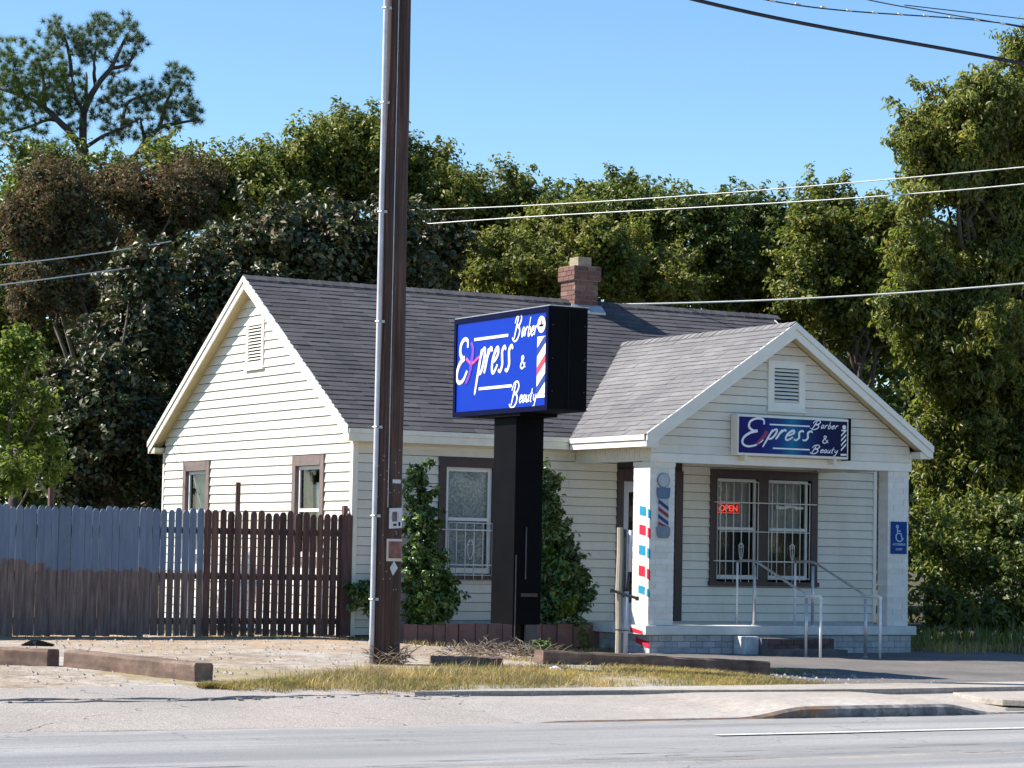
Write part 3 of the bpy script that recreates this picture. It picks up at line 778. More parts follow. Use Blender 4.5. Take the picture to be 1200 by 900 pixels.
# porch double window
w2 = window(F, WIN2, .115, 'brown_trim', head=.125)
g = MB(); pbox(g, F, 6.47, 6.655, -.03, .036, WIN2[2]+.05, WIN2[3]-.125); g.build('mullion', M['brown_trim'], w2)
for (a, b) in ((5.765, 6.465), (6.66, 7.38)):
    sash(F, a, b, .60, 2.04, 1.325, w2, fr=.04)
    curtain(F, a+.04, b-.04, 1.34, 2.0, -.13, 'pale_drape', w2, 8, .012)
    curtain(F, a+.04, b-.04, .62, 1.30, -.17, 'interior', w2, 8, .014)  # near-black sheet standing for the unlit room behind the lower panes
lines = []
for s in (5.79, 6.445, 6.69, 7.36): lines.append([P(s, .60), P(s, 2.0)])
for c in (5.89, 6.02, 6.155, 6.29, 6.78, 6.92, 7.055, 7.19): lines.append([P(c, .56), P(c, 1.98)])
for z, a, b in ((2.0, 5.79, 6.445), (2.0, 6.69, 7.36), (.62, 5.79, 6.445), (.62, 6.69, 7.36), (1.285, 5.79, 7.36)): lines.append([P(a, z), P(b, z)])
tubes('security_bars', lines, .0075, 'metal_white', w2)
tubes('security_bars', [[P(5.71, z, .035), P(5.72, z, .09), P(7.47, z, .09), P(7.48, z, .035)] for z in (1.70, .86)], .010, 'metal_white', w2)
tubes('scroll', heart(6.155, 1.0, .24, .045, P)+heart(7.055, 1.0, .24, .045, P), .005, 'metal_white', w2)
# white valance scallops in the right sash, striped sticker on the left one
g = MB()
for i in range(9):
    c = Vector(F(6.84+.055*i, -.008, 1.655-.012*math.sin(i*1.1))); g.obox(c, (.024, 0, .004), (0, .002, 0), (-.006, 0, .026-.004*(i % 3)))
g.build('valance', M['white_panel'], w2)
for i in range(5):
    g = MB(); zc = 1.96-.085*i; a = [F(5.81, -.003, zc), F(5.86, -.003, zc-.07), F(5.86, -.003, zc-.105), F(5.81, -.003, zc-.035)]
    g.prism(a, (0, -.002, 0)); g.build('sticker_stripe', M['drape'] if i % 2 else M['white_panel'], w2)
# entrance door
g = MB(); s0, s1, z0, z1 = DOOR; tw = .105
pbox(g, F, s0, s0+tw, -.05, .04, 0, z1); pbox(g, F, s1-tw-.02, s1, -.05, .04, 0, z1); pbox(g, F, s0+tw, s1-tw-.02, -.05, .043, z1-.17, z1)
dr = g.build('door', M['brown_trim'], house)
M['door_paint'] = simple('pale_storm_door', (.50, .50, .54), .4, .06, 8)
g = MB(); a, b = s0+tw, s1-tw-.02
pbox(g, F, a, a+.11, -.045, -.01, .0, z1-.17); pbox(g, F, b-.11, b, -.045, -.01, 0, z1-.17)
pbox(g, F, a+.11, b-.11, -.045, -.01, z1-.32, z1-.17); pbox(g, F, a+.11, b-.11, -.045, -.01, .0, .25); pbox(g, F, a+.11, b-.11, -.045, -.01, .95, 1.07)
g.build('door_leaf', M['door_paint'], dr)
for (p, q) in ((.25, .95), (1.07, z1-.32)):
    g = MB(); g.add([F(a+.11, -.028, p), F(b-.11, -.028, p), F(b-.11, -.028, q), F(a+.11, -.028, q)], [(0, 1, 2, 3)]); g.build('pane', M['glass'], dr)
g = MB(); g.tube([F(b-.06, -.01, 1.0), F(b-.06, .04, 1.0), F(b-.14, .04, 1.0)], .011, 8); g.build('handle', M['rail_metal'], dr, smooth=True)

for P_, w_ in ((Lf, LW1), (Lf, LW2), (F, WIN1), (F, DOOR), (F, WIN2)):  # added near-black boxes that keep the rooms behind the windows dark
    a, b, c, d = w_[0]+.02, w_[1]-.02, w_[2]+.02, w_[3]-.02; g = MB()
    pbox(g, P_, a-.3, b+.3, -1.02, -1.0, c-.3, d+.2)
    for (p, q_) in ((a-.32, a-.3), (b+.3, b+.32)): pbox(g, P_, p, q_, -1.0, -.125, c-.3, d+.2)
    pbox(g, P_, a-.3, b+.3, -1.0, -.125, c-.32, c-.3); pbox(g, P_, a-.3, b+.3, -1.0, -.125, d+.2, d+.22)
    g.build('window_blackout_box', M['interior'], house)
# porch -------------------------------------------------------------
PX0, PX1, PYF = 3.40, 7.70, -1.94
PXR, PZR, PZE, PXL, PXRR, PYG = 5.55, 4.117, 2.523, 3.174, 7.926, -2.19
PS = (PZR-PZE)/(PXR-PXL)
ymain = lambda z: -OE+(z-ZE)/SLP
for sg, xe in ((-1, PXL), (1, PXRR)):
    g = MB(); t0 = .02; t1 = .08
    ye_, yr_ = ymain(PZE)+.05, ymain(PZR)+.05
    top = [(xe, PYG, PZE-t0), (PXR, PYG, PZR-t0), (PXR, yr_, PZR-t0), (xe, ye_, PZE-t0)]
    g.prism(top, (0, 0, -(t1-t0))); g.build('porch_roof_slope', M['roof_deck'], house)
tl2 = math.hypot(PXR-PXL, PZR-PZE)
tdl = Vector(((PXR-PXL)/tl2, 0, (PZR-PZE)/tl2)); nl = Vector((-tdl.z, 0, tdl.x))
tdr = Vector((-tdl.x, 0, tdl.z)); nr = Vector((tdl.z, 0, tdl.x))
smx = lambda t: ymain(PZE+t*tdl.z)+.01-PYG
shingles('porch_shingles', (PXL, PYG, PZE-.018), (0, 1, 0), tdl, nl, tl2, lambda t: -.012, smx, M['shingle_light'], house, seed=11)
shingles('porch_shingles', (PXRR, PYG, PZE-.018), (0, 1, 0), tdr, nr, tl2, lambda t: -.012, smx, M['shingle_light'], house, seed=12)
g = MB(); s = PYG-.01; rr = random.Random(19)
while s < ymain(PZR)-.1:
    for t_, nn in ((tdl, nl), (tdr, nr)):
        A = Vector((PXR, s, PZR)); B = A - t_*.13; h = rr.uniform(.008, .016); wv = Vector((0, .2, 0))
        g.hexa([A+Vector((0,0,-.01)), A+wv+Vector((0,0,-.01)), B+wv+Vector((0,0,-.01)), B+Vector((0,0,-.01)), A+Vector((0,0,h)), A+wv+Vector((0,0,.004)), B+wv+nn*.004, B+nn*h])
    s += .17
o_ = g.build('ridge_caps', M['shingle_light'], house); o_['kind'] = 'stuff'
for (xe, sx) in ((PXL, 1), (PXRR, -1)):
    a, b = sorted((xe-sx*.004, xe+sx*.018)); g = MB(); g.box(a, b, PYG+.02, -.245, 2.345, 2.425)
    a, b = sorted((xe-sx*.024, xe+sx*.018)); g.box(a, b, PYG+.02, -.245, 2.432, 2.50); g.build('fascia', M['trim'], house)
    a, b = sorted((xe+sx*.019, PX0 if sx > 0 else PX1)); g = MB(); g.box(a, b, PYF, -.245, 2.350, 2.366); g.build('soffit', M['soffit'], house)
    # rake boards on the porch gable
    g = MB(); g.prism([(xe, PYG-.024, PZE-.005), (PXR, PYG-.024, PZR-.005), (PXR, PYG-.024, PZR-.095), (xe, PYG-.024, PZE-.095)], (0, .028, 0)); g.build('rake_board', M['trim'], house)
    g = MB(); g.prism([(xe, PYG-.004, PZE-.100), (PXR, PYG-.004, PZR-.100), (PXR, PYG-.004, PZR-.215), (xe+sx*.08, PYG-.004, PZE-.215+.055), (xe+sx*.0, PYG-.004, PZE-.18)], (0, .02, 0)); g.build('rake_board', M['trim'], house)
    g = MB(); k = 4; w = (PYF-PYG-.018)/k
    for i in range(k):
        ya = PYG+.018+i*w+.002; g.prism([(xe+sx*.02, ya, PZE-.125), (PXR, ya, PZR-.14), (PXR, ya, PZR-.155), (xe+sx*.02, ya, PZE-.14)], (0, w-.004, 0))
    g.build('soffit', M['soffit'], house)
    a, b = sorted((xe+sx*.02, PX0-.02 if sx > 0 else PX1+.02)); g = MB(); g.box(a, b, PYG+.018, PYF, 2.335, 2.43); g.build('eave_return', M['cream_trim'], house)
# beams, ceiling, gable
g = MB(); g.box(PX0, PX1, PYF, PYF+.2, 2.16, 2.44); g.build('porch_beam', M['trim'], house)
for (a, b) in ((PX0, PX0+.18), (PX1-.18, PX1)):
    g = MB(); g.box(a, b, PYF+.2, -.03, 2.175, 2.40); n_ = 30; y = PYF+.0
    if a == PX0:
        for i in range(n_): g.box(a-.008, a, PYF+.01+i*.0625, PYF+.062+i*.0625, 2.20, 2.35)
        g.box(a-.014, a, PYF, -.03, 2.172, 2.198)
    g.build('porch_beam', M['cream_trim'], house)
g = MB(); g.box(PX0+.18, PX1-.18, PYF+.2, -.03, 2.25, 2.28); g.build('porch_ceiling', M['cream_trim'], house)
zb = 2.30
g = MB(); g.prism([(PX0, PYF, 2.44), (PX1, PYF, 2.44), (PX1, PYF, 2.47), (PXR, PYF, PZR-.16), (PX0, PYF, 2.47)], (0, .1, 0)); g.build('gable_wall', M['lap_core'], house)
g = MB(); pbox(g, PG, PX0-.004, PX1+.03, 0, .026, 2.158, 2.275); g.build('frieze_board', M['trim'], house)
PVENT = (5.26, 5.875, 2.93, 3.60)
limP = lambda z: (max(PX0, PXR-(PZR-.17-z)/PS), min(PX1, PXR+(PZR-.17-z)/PS))
siding(PG, 'P', PX0, PX1, 2.277, 3.93, .117, [PVENT], house, limP, joints=[()])
g = MB(); g.box(PX1, PX1+.03, PYF-.022, PYF+.2, 2.16, 2.40); g.build('corner_board', M['trim'], house)
vent(PG, PVENT, house, 9, fr=.10)
# brick columns painted white: courses with open joints
def brick_col(x0, x1, y0, y1, z0, z1, name='porch_column'):
    g = MB(); g.box(x0+.008, x1-.008, y0+.008, y1-.008, z0, z1); n = int((z1-z0)/.0775); h = (z1-z0)/n
    col = g.build(name, M['trim'], house)
    g = MB(); rr = random.Random(int(x0*10))
    for k in range(n):
        za, zb_ = z0+k*h+.0022, z0+(k+1)*h-.0022
        par = k % 2; xm = (x0+x1)/2+(.09 if par else -.09)*((x1-x0)/.39); ym = (y0+y1)/2+(-.09 if par else .09)
        j = .002; d = lambda: rr.uniform(-.0012, .0012)
        g.box(x0+d(), xm-j, y0+d(), ym-j, za, zb_); g.box(xm+j, x1+d(), y0+d(), ym-j, za, zb_)
        g.box(x0+d(), xm-j, ym+j, y1+d(), za, zb_); g.box(xm+j, x1+d(), ym+j, y1+d(), za, zb_)
    b = g.build('brickwork', M['white_brick'], col); b['kind'] = 'stuff'
    return col
colL = brick_col(PX0, PX0+.39, PYF, PYF+.405, 0.002, 2.158)
colR = brick_col(7.34, PX1, PYF, PYF+.22, 0.002, 2.158)
g = MB(); g.box(PX0-.006, PX0+.396, PYF-.006, PYF+.411, 2.10, 2.157); g.build('cap_course', M['cream_trim'], colL)
# painted stripes wrapping the left face (each carries on a little way round the front corner)
def stripe(ya, yb, za, zb_, dz, mat, wrap=True):
    g = MB(); x = PX0-.0035
    g.prism([(x, yb, za), (x, ya, za-dz), (x, ya, zb_-dz), (x, yb, zb_)], (.002, 0, 0))
    if wrap:
        g.prism([(PX0-.002, PYF-.0035, za-dz-.03), (PX0+.022, PYF-.0035, za-dz-.05), (PX0+.022, PYF-.0035, zb_-dz-.05), (PX0-.002, PYF-.0035, zb_-dz-.03)], (0, .002, 0))
        g.prism([(x, ya-.045, za-dz-.02), (x, PYF+.0, za-dz-.028), (x, PYF, zb_-dz-.03), (x, ya-.045, zb_-dz-.02)], (.002, 0, 0))
    g.build('painted_stripe', M[mat], colL)
for (zt, zb_, mt) in ((1.575, 1.46, 'teal_paint'), (1.33, 1.20, 'red_paint'), (1.06, .935, 'teal_paint'), (.79, .655, 'red_paint'), (.525, .425, 'teal_paint')):
    stripe(-1.855, -1.70, zb_, zt, .02, mt)
# slab, base and steps
g = MB(); g.box(3.33, 7.81, -2.0, .0, -.12, 0.0); slab = g.build('porch_slab', M['slab'], house, bevel=.006)
g = MB(); g.box(3.46, 7.75, -1.93, -.0, -.5, -.122); base = g.build('porch_base', M['mortar'], house)
zz = -.50
def run_bricks(P, s0, s1, o, z0, z1, parent, mat, skip=None, bw=.2, j=.006, off=0):
    n = max(1, int(round((z1-z0)/.078))); h = (z1-z0)/n
    for k in range(n):
        s = s0-(bw/2 if (k+off) % 2 else 0)
        while s < s1-.01:
            a, b = max(s, s0), min(s+bw, s1); s += bw
            if b-a < .03: continue
            if skip and skip(a, b): continue
            c = P((a+b)/2, o, z0+(k+.5)*h); e1 = Vector(P(1, 0, 0))-Vector(P(0, 0, 0))
            sx, sy = (b-a-j, .03) if abs(e1.x) > .5 else (.03, b-a-j)
            brick_at(c, sx, sy, h-j, parent, mat=mat)
run_bricks(lambda s, o, z: (s, -1.93-o, z), 3.46, 7.75, .012, -.46, -.125, base, 'grey_brick')
run_bricks(lambda s, o, z: (3.46-o, s, z), -1.94, -.02, .012, -.46, -.125, base, 'grey_brick')
g = MB(); x = 3.44-.002
g.prism([(x-.012, -1.60, -.16), (x-.012, -1.93, -.22), (x-.012, -1.93, -.30), (x-.012, -1.60, -.23)], (.006, 0, 0)); g.build('painted_stripe', M['red_paint'], base)
g = MB(); g.prism([(3.3275, -1.62, -.03), (3.3275, -1.93, -.075), (3.3275, -1.93, -.115), (3.3275, -1.62, -.095)], (.0015, 0, 0)); g.build('painted_stripe', M['red_paint'], slab)
# steps
st = thing('porch_steps', 'low dark red brick steps up to the porch, beside a chalky white patch', 'steps', (5.5, -2.4, -.40))
g = MB(); g.box(4.97, 6.06, -2.44, -2.003, -.42, -.155); stc = g.build('upper_step', M['step_block'], st)
x = 4.98
for k in range(2):
    x = 4.98 - (.1 if k else 0)
    while x < 6.04:
        a, b = max(x, 4.98), min(x+.2, 6.05); x += .2
        if b-a > .04: brick_at(((a+b)/2, -2.445, -.18-.075*k-.02), b-a-.01, .03, .066, stc, mat='step_brick')
g = MB(); g.box(4.86, 5.98, -2.86, -2.46, -.44, -.285); g.build('lower_step', M['step_block'], st, bevel=.01)
g = MB(); g.box(4.74, 4.965, -2.25, -1.97, -.42, -.135); g.build('side_block', M['blotch'], st, bevel=.012)

# ================================================================== SIGNS
GL = {
 'E': [[(.93,.80),(.90,.97),(.62,1.0),(.36,.88),(.32,.68),(.50,.56),(.66,.56),(.36,.48),(.10,.30),(.06,.10),(.26,0),(.60,.06),(.90,.26)]],
 'p': [[(.26,1.0),(.16,.2),(.02,-.85)],[(.2,.55),(.45,.95),(.75,.98),(.82,.6),(.62,.12),(.32,.02),(.15,.2)]],
 'r': [[(.28,1.0),(.18,.4),(.06,0)],[(.16,.45),(.4,.85),(.66,1.0),(.86,.86)]],
 'e': [[(.12,.42),(.5,.52),(.8,.76),(.66,.98),(.34,.86),(.10,.45),(.2,.06),(.5,.0),(.9,.3)]],
 's': [[(.86,.86),(.62,1.0),(.36,.84),(.46,.56),(.60,.28),(.42,.02),(.08,.08)]],
 'B': [[(.42,.94),(.30,.5),(.16,.02)],[(.04,.66),(.22,.96),(.62,1.02),(.84,.82),(.66,.58),(.36,.52),(.70,.46),(.80,.22),(.56,-.02),(.2,-.06),(-.1,.1)]],
 'a': [[(.78,.84),(.46,1.0),(.12,.6),(.16,.06),(.42,.06),(.70,.55),(.80,.92),(.72,.2),(.98,.08)]],
 'b': [[(.36,2.0),(.2,1.0),(.12,.1),(.45,0),(.78,.4),(.66,.92),(.3,.72)]],
 'u': [[(.18,1.0),(.1,.3),(.34,0),(.66,.35),(.82,1.0),(.74,.2),(1.0,.06)]],
 't': [[(.55,1.8),(.36,.6),(.34,.08),(.66,.04)],[(.1,1.1),(.86,1.16)]],
 'y': [[(.16,1.0),(.14,.4),(.42,.2),(.74,.6),(.88,1.0),(.74,.1),(.5,-.7),(.2,-.85),(.1,-.55)]],
 '&': [[(.95,.05),(.5,.5),(.28,.82),(.45,1.0),(.64,.82),(.2,.42),(.1,.14),(.38,0),(.7,.15),(.9,.48)]],
}
def catmull(pts, k=6):
    P = [pts[0]]+list(pts)+[pts[-1]]; out = []
    for i in range(1, len(P)-2):
        p0, p1, p2, p3 = P[i-1:i+3]
        for j in range(k):
            t = j/k; out.append(tuple(.5*((2*p1[a])+(-p0[a]+p2[a])*t+(2*p0[a]-5*p1[a]+4*p2[a]-p3[a])*t*t+(-p0[a]+3*p1[a]-3*p2[a]+p3[a])*t**3) for a in (0, 1)))
    out.append(tuple(pts[-1])); return out
def letters(word, u0, u1, v0, v1, wd, S, nrm, mat, parent, name='lettering', slant=0, adv=None, flat=.25, k=6):
    g = MB(); n = len(word); w = (u1-u0)/n
    for i, ch in enumerate(word):
        for st_ in GL[ch]:
            pts = catmull(st_, k) if len(st_) > 2 else st_
            P3 = [S(u0+(i+x*.98)*w+slant*(y-.5)*(v1-v0), v0+y*(v1-v0)) for x, y in pts]
            N = len(P3); rad = [wd*(.72+.38*math.sin(math.pi*j/(N-1))) for j in range(N)]
            g.tube(P3, rad, 8, flat=(nrm, flat*.5))
    return g.build(name, mat, parent, smooth=True)
def bar(S, u0, u1, v0, v1, nrm, mat, parent, name, th=.004):
    g = MB(); g.prism([S(u0, v0), S(u1, v0), S(u1, v1), S(u0, v1)], nrm*th); return g.build(name, mat, parent)
def disc(S, u, v, ru, rv, nrm, mat, parent, name, th=.004, n=24):
    g = MB(); g.prism([S(u+ru*math.cos(2*math.pi*k/n), v+rv*math.sin(2*math.pi*k/n)) for k in range(n)], nrm*th); return g.build(name, mat, parent)
M['sign_white'] = simple('white_vinyl', (.84, .84, .84), .4, .03, 9)
M['sign_red'] = simple('red_vinyl', (.55, .04, .07), .4, .06, 9)
M['sign_navy'] = simple('navy_vinyl', (.01, .03, .22), .4, .06, 9)
M['black_paint'] = simple('black_sign_paint', (.003, .003, .004), .6, .3, 4, .15, spec=.06)
M['sign_edge'] = simple('dark_blue_sign_frame', (.0006, .0015, .025), .6, .2, 6, spec=.08)
def blue_face():
    t = NT('blue_sign_face'); mp = t.new('ShaderNodeMapping'); t.l.new(t.geo.outputs['Position'], mp.inputs[0])
    mp.inputs['Location'].default_value = (0, 4.43, -2.78); 
    n = t.noise(6, 5, .7); r = t.new('ShaderNodeVectorMath', operation='LENGTH'); t.l.new(mp.outputs[0], r.inputs[0])
    f = t.math('MULTIPLY', t.ramp(t.math('ADD', r.outputs['Value'], t.math('MULTIPLY', n, -.12)), [(.1, (1,)*3), (.26, (0,)*3)]), t.ramp(n, [(.42, (0,)*3), (.58, (.45,)*3)]))
    c = t.mix(f, (.0, .026, .34), (.05, .16, .50)); t.col(c); t.rough(.4); t.b.inputs['Specular IOR Level'].default_value = .15; return t.m
M['strap'] = simple('galvanised_strap', (.45, .45, .46), .4, .2, 20, metal=.6)
M['dark_seam'] = simple('worn_black_edge', (.009, .009, .010), .6, .3, 8, spec=.1); M['dark_steel0'] = simple('dull_screw_steel', (.10, .10, .10), .5, .3, 8)
# roadside pylon sign
py_ = thing('pylon_sign', 'black pylon post carrying a blue barber sign box above the grass strip', 'sign', (-.03, -4.5, gz(0, -4.5)))
g = MB(); g.box(-.298, .20, -5.60, -3.35, 2.53, 3.71); cab = g.build('sign_cabinet', M['black_paint'], py_, bevel=.012)
X0 = -.300
S1 = lambda u, v, o=0: Vector((X0-o, -3.35-u*2.25, 2.53+v*1.18))
n1 = Vector((-1, 0, 0))
g = MB()
for (a, b, c, d) in ((0, 1, 0, .05), (0, 1, .95, 1), (0, .025, .05, .95), (.975, 1, .05, .95)):
    g.prism([S1(a, c), S1(b, c), S1(b, d), S1(a, d)], n1*.022)
g.build('frame', M['sign_edge'], cab)
g = MB(); g.prism([S1(.025, .05), S1(.975, .05), S1(.975, .95), S1(.025, .95)], n1*.008); g.build('sign_face', blue_face(), cab)
g = MB(); g.box(-.31, .21, -5.61, -3.34, 3.712, 3.722); g.build('lit_top_edge', M['strap'], cab)  # bright strip added for the sunlit top edge of the cabinet
g = MB(); g.prism([(.203, -5.5, 2.6), (.203, -3.45, 2.6), (.203, -3.45, 3.64), (.203, -5.5, 3.64)], (.006, 0, 0)); g.build('sign_face', M['sign_edge'], cab)
Sf = lambda u, v: S1(u, v, .011)
n_ = n1
def sign_art(Sf, n_, par, k, circ, pole_u, words, wd, thick=1.0):
    white = M['sign_white']
    letters('E', *words['E'], wd*1.15, Sf, n_, white, par)
    letters('press', *words['press'], wd, Sf, n_, white, par, slant=words.get('sl', .1))
    for w in ('Barber', 'Beauty'):
        u0, u1, v0, v1 = words[w]; ub = u0+(u1-u0)*.33
        letters('B', u0, ub, v0, v1, wd*.55, Sf, n_, white, par, slant=.12)
        vb = words[w+'b']
        letters(w[1:], ub, u1, vb[0], vb[1], wd*.42, Sf, n_, white, par, slant=.1, k=4)
    letters('&', *words['&'], wd*.5, Sf, n_, white, par)
    for (a, b, v) in words['bars']: bar(Sf, a, b, v-.014*thick, v+.014*thick, n_, white, par, 'underline')
wb = dict(E=(.025, .16, .345, .78), press=(.27, .635, .415, .66), Barber=(.645, .885, .715, .955), Barberb=(.735, .825), Beauty=(.625, .885, .065, .295), Beautyb=(.095, .165), sl=.12)
wb['&'] = (.712, .77, .425, .545); wb['bars'] = [(.22, .585, .768), (.28, .63, .267)]
sign_art(Sf, n_, cab, 1, None, None, wb, .0255)
# faded purple letter x, brushed on
M['sign_purple'] = simple('faded_purple_vinyl', (.16, .04, .50), .5, .3, 5); M['sign_pink'] = simple('faded_pink_vinyl', (.50, .05, .25), .5, .3, 5)
def xmark(Sf, n_, par, c, wd):
    (u0, u1, v0, v1) = c
    g = MB(); P3 = [Sf(u0+(u1-u0)*x, v0+(v1-v0)*y) for x, y in catmull([(.40,1.0),(.55,.8),(.45,.5),(.3,.2),(.05,.0)])]; g.tube(P3, [wd*(1.2-.5*abs(2*i/(len(P3)-1)-1)) for i in range(len(P3))], 8, flat=(n_, .12)); g.build('letter_x', M['sign_purple'], par, smooth=True)
    g = MB(); P3 = [Sf(u0+(u1-u0)*x, v0+(v1-v0)*y)+n_*.002 for x, y in catmull([(.08,.62),(.35,.5),(.6,.5),(.85,.58),(1.0,.62)])]; g.tube(P3, [wd*.6]*len(P3), 8, flat=(n_, .12)); g.build('letter_x', M['sign_pink'], par, smooth=True)
xmark(Sf, n_, cab, (.125, .275, .33, .74), .034)
def pole_art(Sf, n_, par, u0, u1, v0, v1, cu, cv, ru, rv, colors, nb, slope, H):
    disc(Sf, cu, cv, ru, rv, n_, M['sign_white'], par, 'globe')
    bar(Sf, u0, u1, v0, v1, n_, M['sign_white'], par, 'pole_panel', .003)
    h = (v1-v0); step = h/nb
    S2 = lambda u, v: Sf(u, v)+n_*.0035
    for i in range(-1, nb+1):
        a = v0+i*step; th = step*.42
        q = []   # clip the slanted band to the panel
        pl = [(u0, a), (u1, a+slope), (u1, a+slope+th), (u0, a+th)]
        cl = []
        for lo, hi in ((v0+.004, 1), (v1-.004, -1)):
            src = pl if not cl else cl; out = []
            for j in range(len(src)):
                p, q_ = src[j], src[(j+1) % len(src)]; ip = (p[1]-lo)*hi >= 0; iq = (q_[1]-lo)*hi >= 0
                if ip: out.append(p)
                if ip != iq:
                    t = (lo-p[1])/(q_[1]-p[1]); out.append((p[0]+(q_[0]-p[0])*t, lo))
            cl = out if out else [(0, -9)]
            if not out: break
        if len(cl) < 3: continue
        g = MB(); g.prism([S2(*p) for p in cl], n_*.002); g.build('pole_stripe', M[colors[i % len(colors)]], par)
pole_art(Sf, n_, cab, .886, .972, .15, .715, .925, .83, .040, .082, ['sign_navy', 'sign_red'], 3, .13, 1)
bar(Sf, .880, .970, .125, .150, n_, M['sign_white'], cab, 'pole_foot')
g = MB(); g.prism([Sf(.90, .83)+n_*.005, Sf(.907, .81)+n_*.005, Sf(.943, .81)+n_*.005, Sf(.95, .83)+n_*.005], n_*.002); g.build('globe_mark', M['black_paint'], cab)
g = MB(); g.prism([Sf(.920, .832)+n_*.005, Sf(.930, .832)+n_*.005, Sf(.928, .87)+n_*.005, Sf(.922, .87)+n_*.005], n_*.002); g.build('globe_mark', M['black_paint'], cab)
g = MB()
for zz in (2.75, 3.12, 3.5):
    for xx in (-.26, .16): g.obox((xx, -5.602, zz), (.005, 0, 0), (0, .002, 0), (0, 0, .005))
o_ = g.build('screws', M['dark_steel0'], cab); o_['kind'] = 'stuff'
g = MB(); g.box(-.302, .204, -5.604, -5.598, 3.69, 3.705); g.box(-.302, .204, -5.604, -5.598, 2.535, 2.55); g.box(-.055, -.045, -5.606, -5.599, 2.56, 3.68); o_ = g.build('panel_seams', M['dark_seam'], cab); o_['kind'] = 'stuff'
# column cover and the bare post below it
zg = gz(0, -4.7)
g = MB(); g.box(-.22, .15, -4.73, -4.20, .10, 2.50); g.build('column_cover', M['black_paint'], py_, bevel=.008)
g = MB(); g.box(-.30, .20, -4.95, -4.0, 2.495, 2.53); g.build('cabinet_plate', M['black_paint'], py_)
g = MB(); g.box(-.07, .12, -4.66, -4.45, zg-.1, .11); g.build('post', M['black_paint'], py_, bevel=.006)
M['dark_steel'] = simple('dull_dark_steel', (.05, .05, .055), .5, .4, 9, .2)
g = MB(); g.box(-.075, -.06, -4.745, -4.735, .62, 1.22); g.box(-.20, -.188, -4.742, -4.733, -.15, .9); g.build('conduit', M['dark_steel'], py_)
g = MB(); g.box(-.03, .11, -4.72, -4.665, zg-.02, .12); g.build('access_plate', M['dark_steel'], py_)
g = MB(); g.box(-.12, .10, -4.738, -4.731, .42, .46); g.build('rust_scar', M['brown_trim'], py_)

# lit box sign on the porch gable
bs = thing('box_sign', 'navy and teal barber sign in a white box fixed under the porch gable vent', 'sign', (5.55, -2.0, 2.28))
g = MB(); g.box(4.655, 6.50, -2.13, -1.968, 2.285, 2.835); cab2 = g.build('cabinet', M['trim'], bs, bevel=.006)
S3 = lambda u, v, o=0: Vector((4.655+u*1.845, -2.131-o, 2.285+v*.55))
n2 = Vector((0, -1, 0))
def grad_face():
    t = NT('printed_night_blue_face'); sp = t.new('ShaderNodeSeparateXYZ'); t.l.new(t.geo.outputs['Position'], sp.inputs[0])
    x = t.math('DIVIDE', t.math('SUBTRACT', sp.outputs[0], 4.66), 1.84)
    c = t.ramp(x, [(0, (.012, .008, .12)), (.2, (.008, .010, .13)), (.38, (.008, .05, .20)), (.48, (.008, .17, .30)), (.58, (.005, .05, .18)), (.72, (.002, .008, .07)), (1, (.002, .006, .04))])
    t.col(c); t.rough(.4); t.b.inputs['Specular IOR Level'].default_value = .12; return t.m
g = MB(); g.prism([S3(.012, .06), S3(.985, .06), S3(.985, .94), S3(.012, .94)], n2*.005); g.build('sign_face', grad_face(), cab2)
for (x) in (4.80, 6.28):
    g = MB(); g.box(x, x+.05, -2.10, -1.968, 2.215, 2.284); g.build('bracket', M['cream_trim'], bs)
g = MB(); g.box(6.502, 6.535, -2.14, -1.97, 2.27, 2.845); g.build('end_cap', M['black_paint'], bs)
Sg = lambda u, v: S3(u, v, .007)
w2b = dict(E=(.03, .25, .22, .91), press=(.27, .665, .42, .66), Barber=(.665, .905, .72, .93), Barberb=(.745, .83), Beauty=(.66, .90, .12, .32), Beautyb=(.14, .22), sl=.16)
w2b['&'] = (.755, .815, .38, .56); w2b['bars'] = [(.28, .64, .78), (.31, .64, .20)]
GLp = GL['p']
sign_art(Sg, n2, cab2, 1, None, None, w2b, .0145, 1.25)
M['print_magenta'] = simple('magenta_print', (.22, .01, .09), .4, .3, 7)
g = MB(); P3 = [Sg(*p) for p in catmull([(.255, .62), (.235, .5), (.20, .38), (.165, .28)])]; g.tube(P3, [.03]*len(P3), 8, flat=(n2, .06)); g.build('letter_x', M['print_magenta'], cab2, smooth=True)
disc(Sg, .955, .80, .017, .055, n2, M['sign_white'], cab2, 'globe')
for i in range(4):
    g = MB(); v = .20+.12*i; g.prism([Sg(.928, v), Sg(.975, v+.15), Sg(.975, v+.20), Sg(.928, v+.05)], n2*.003); g.build('pole_stripe', M['sign_white'], cab2)
bar(Sg, .925, .978, .09, .135, n2, M['sign_white'], cab2, 'pole_foot'); bar(Sg, .93, .975, .70, .735, n2, M['sign_white'], cab2, 'pole_cap')

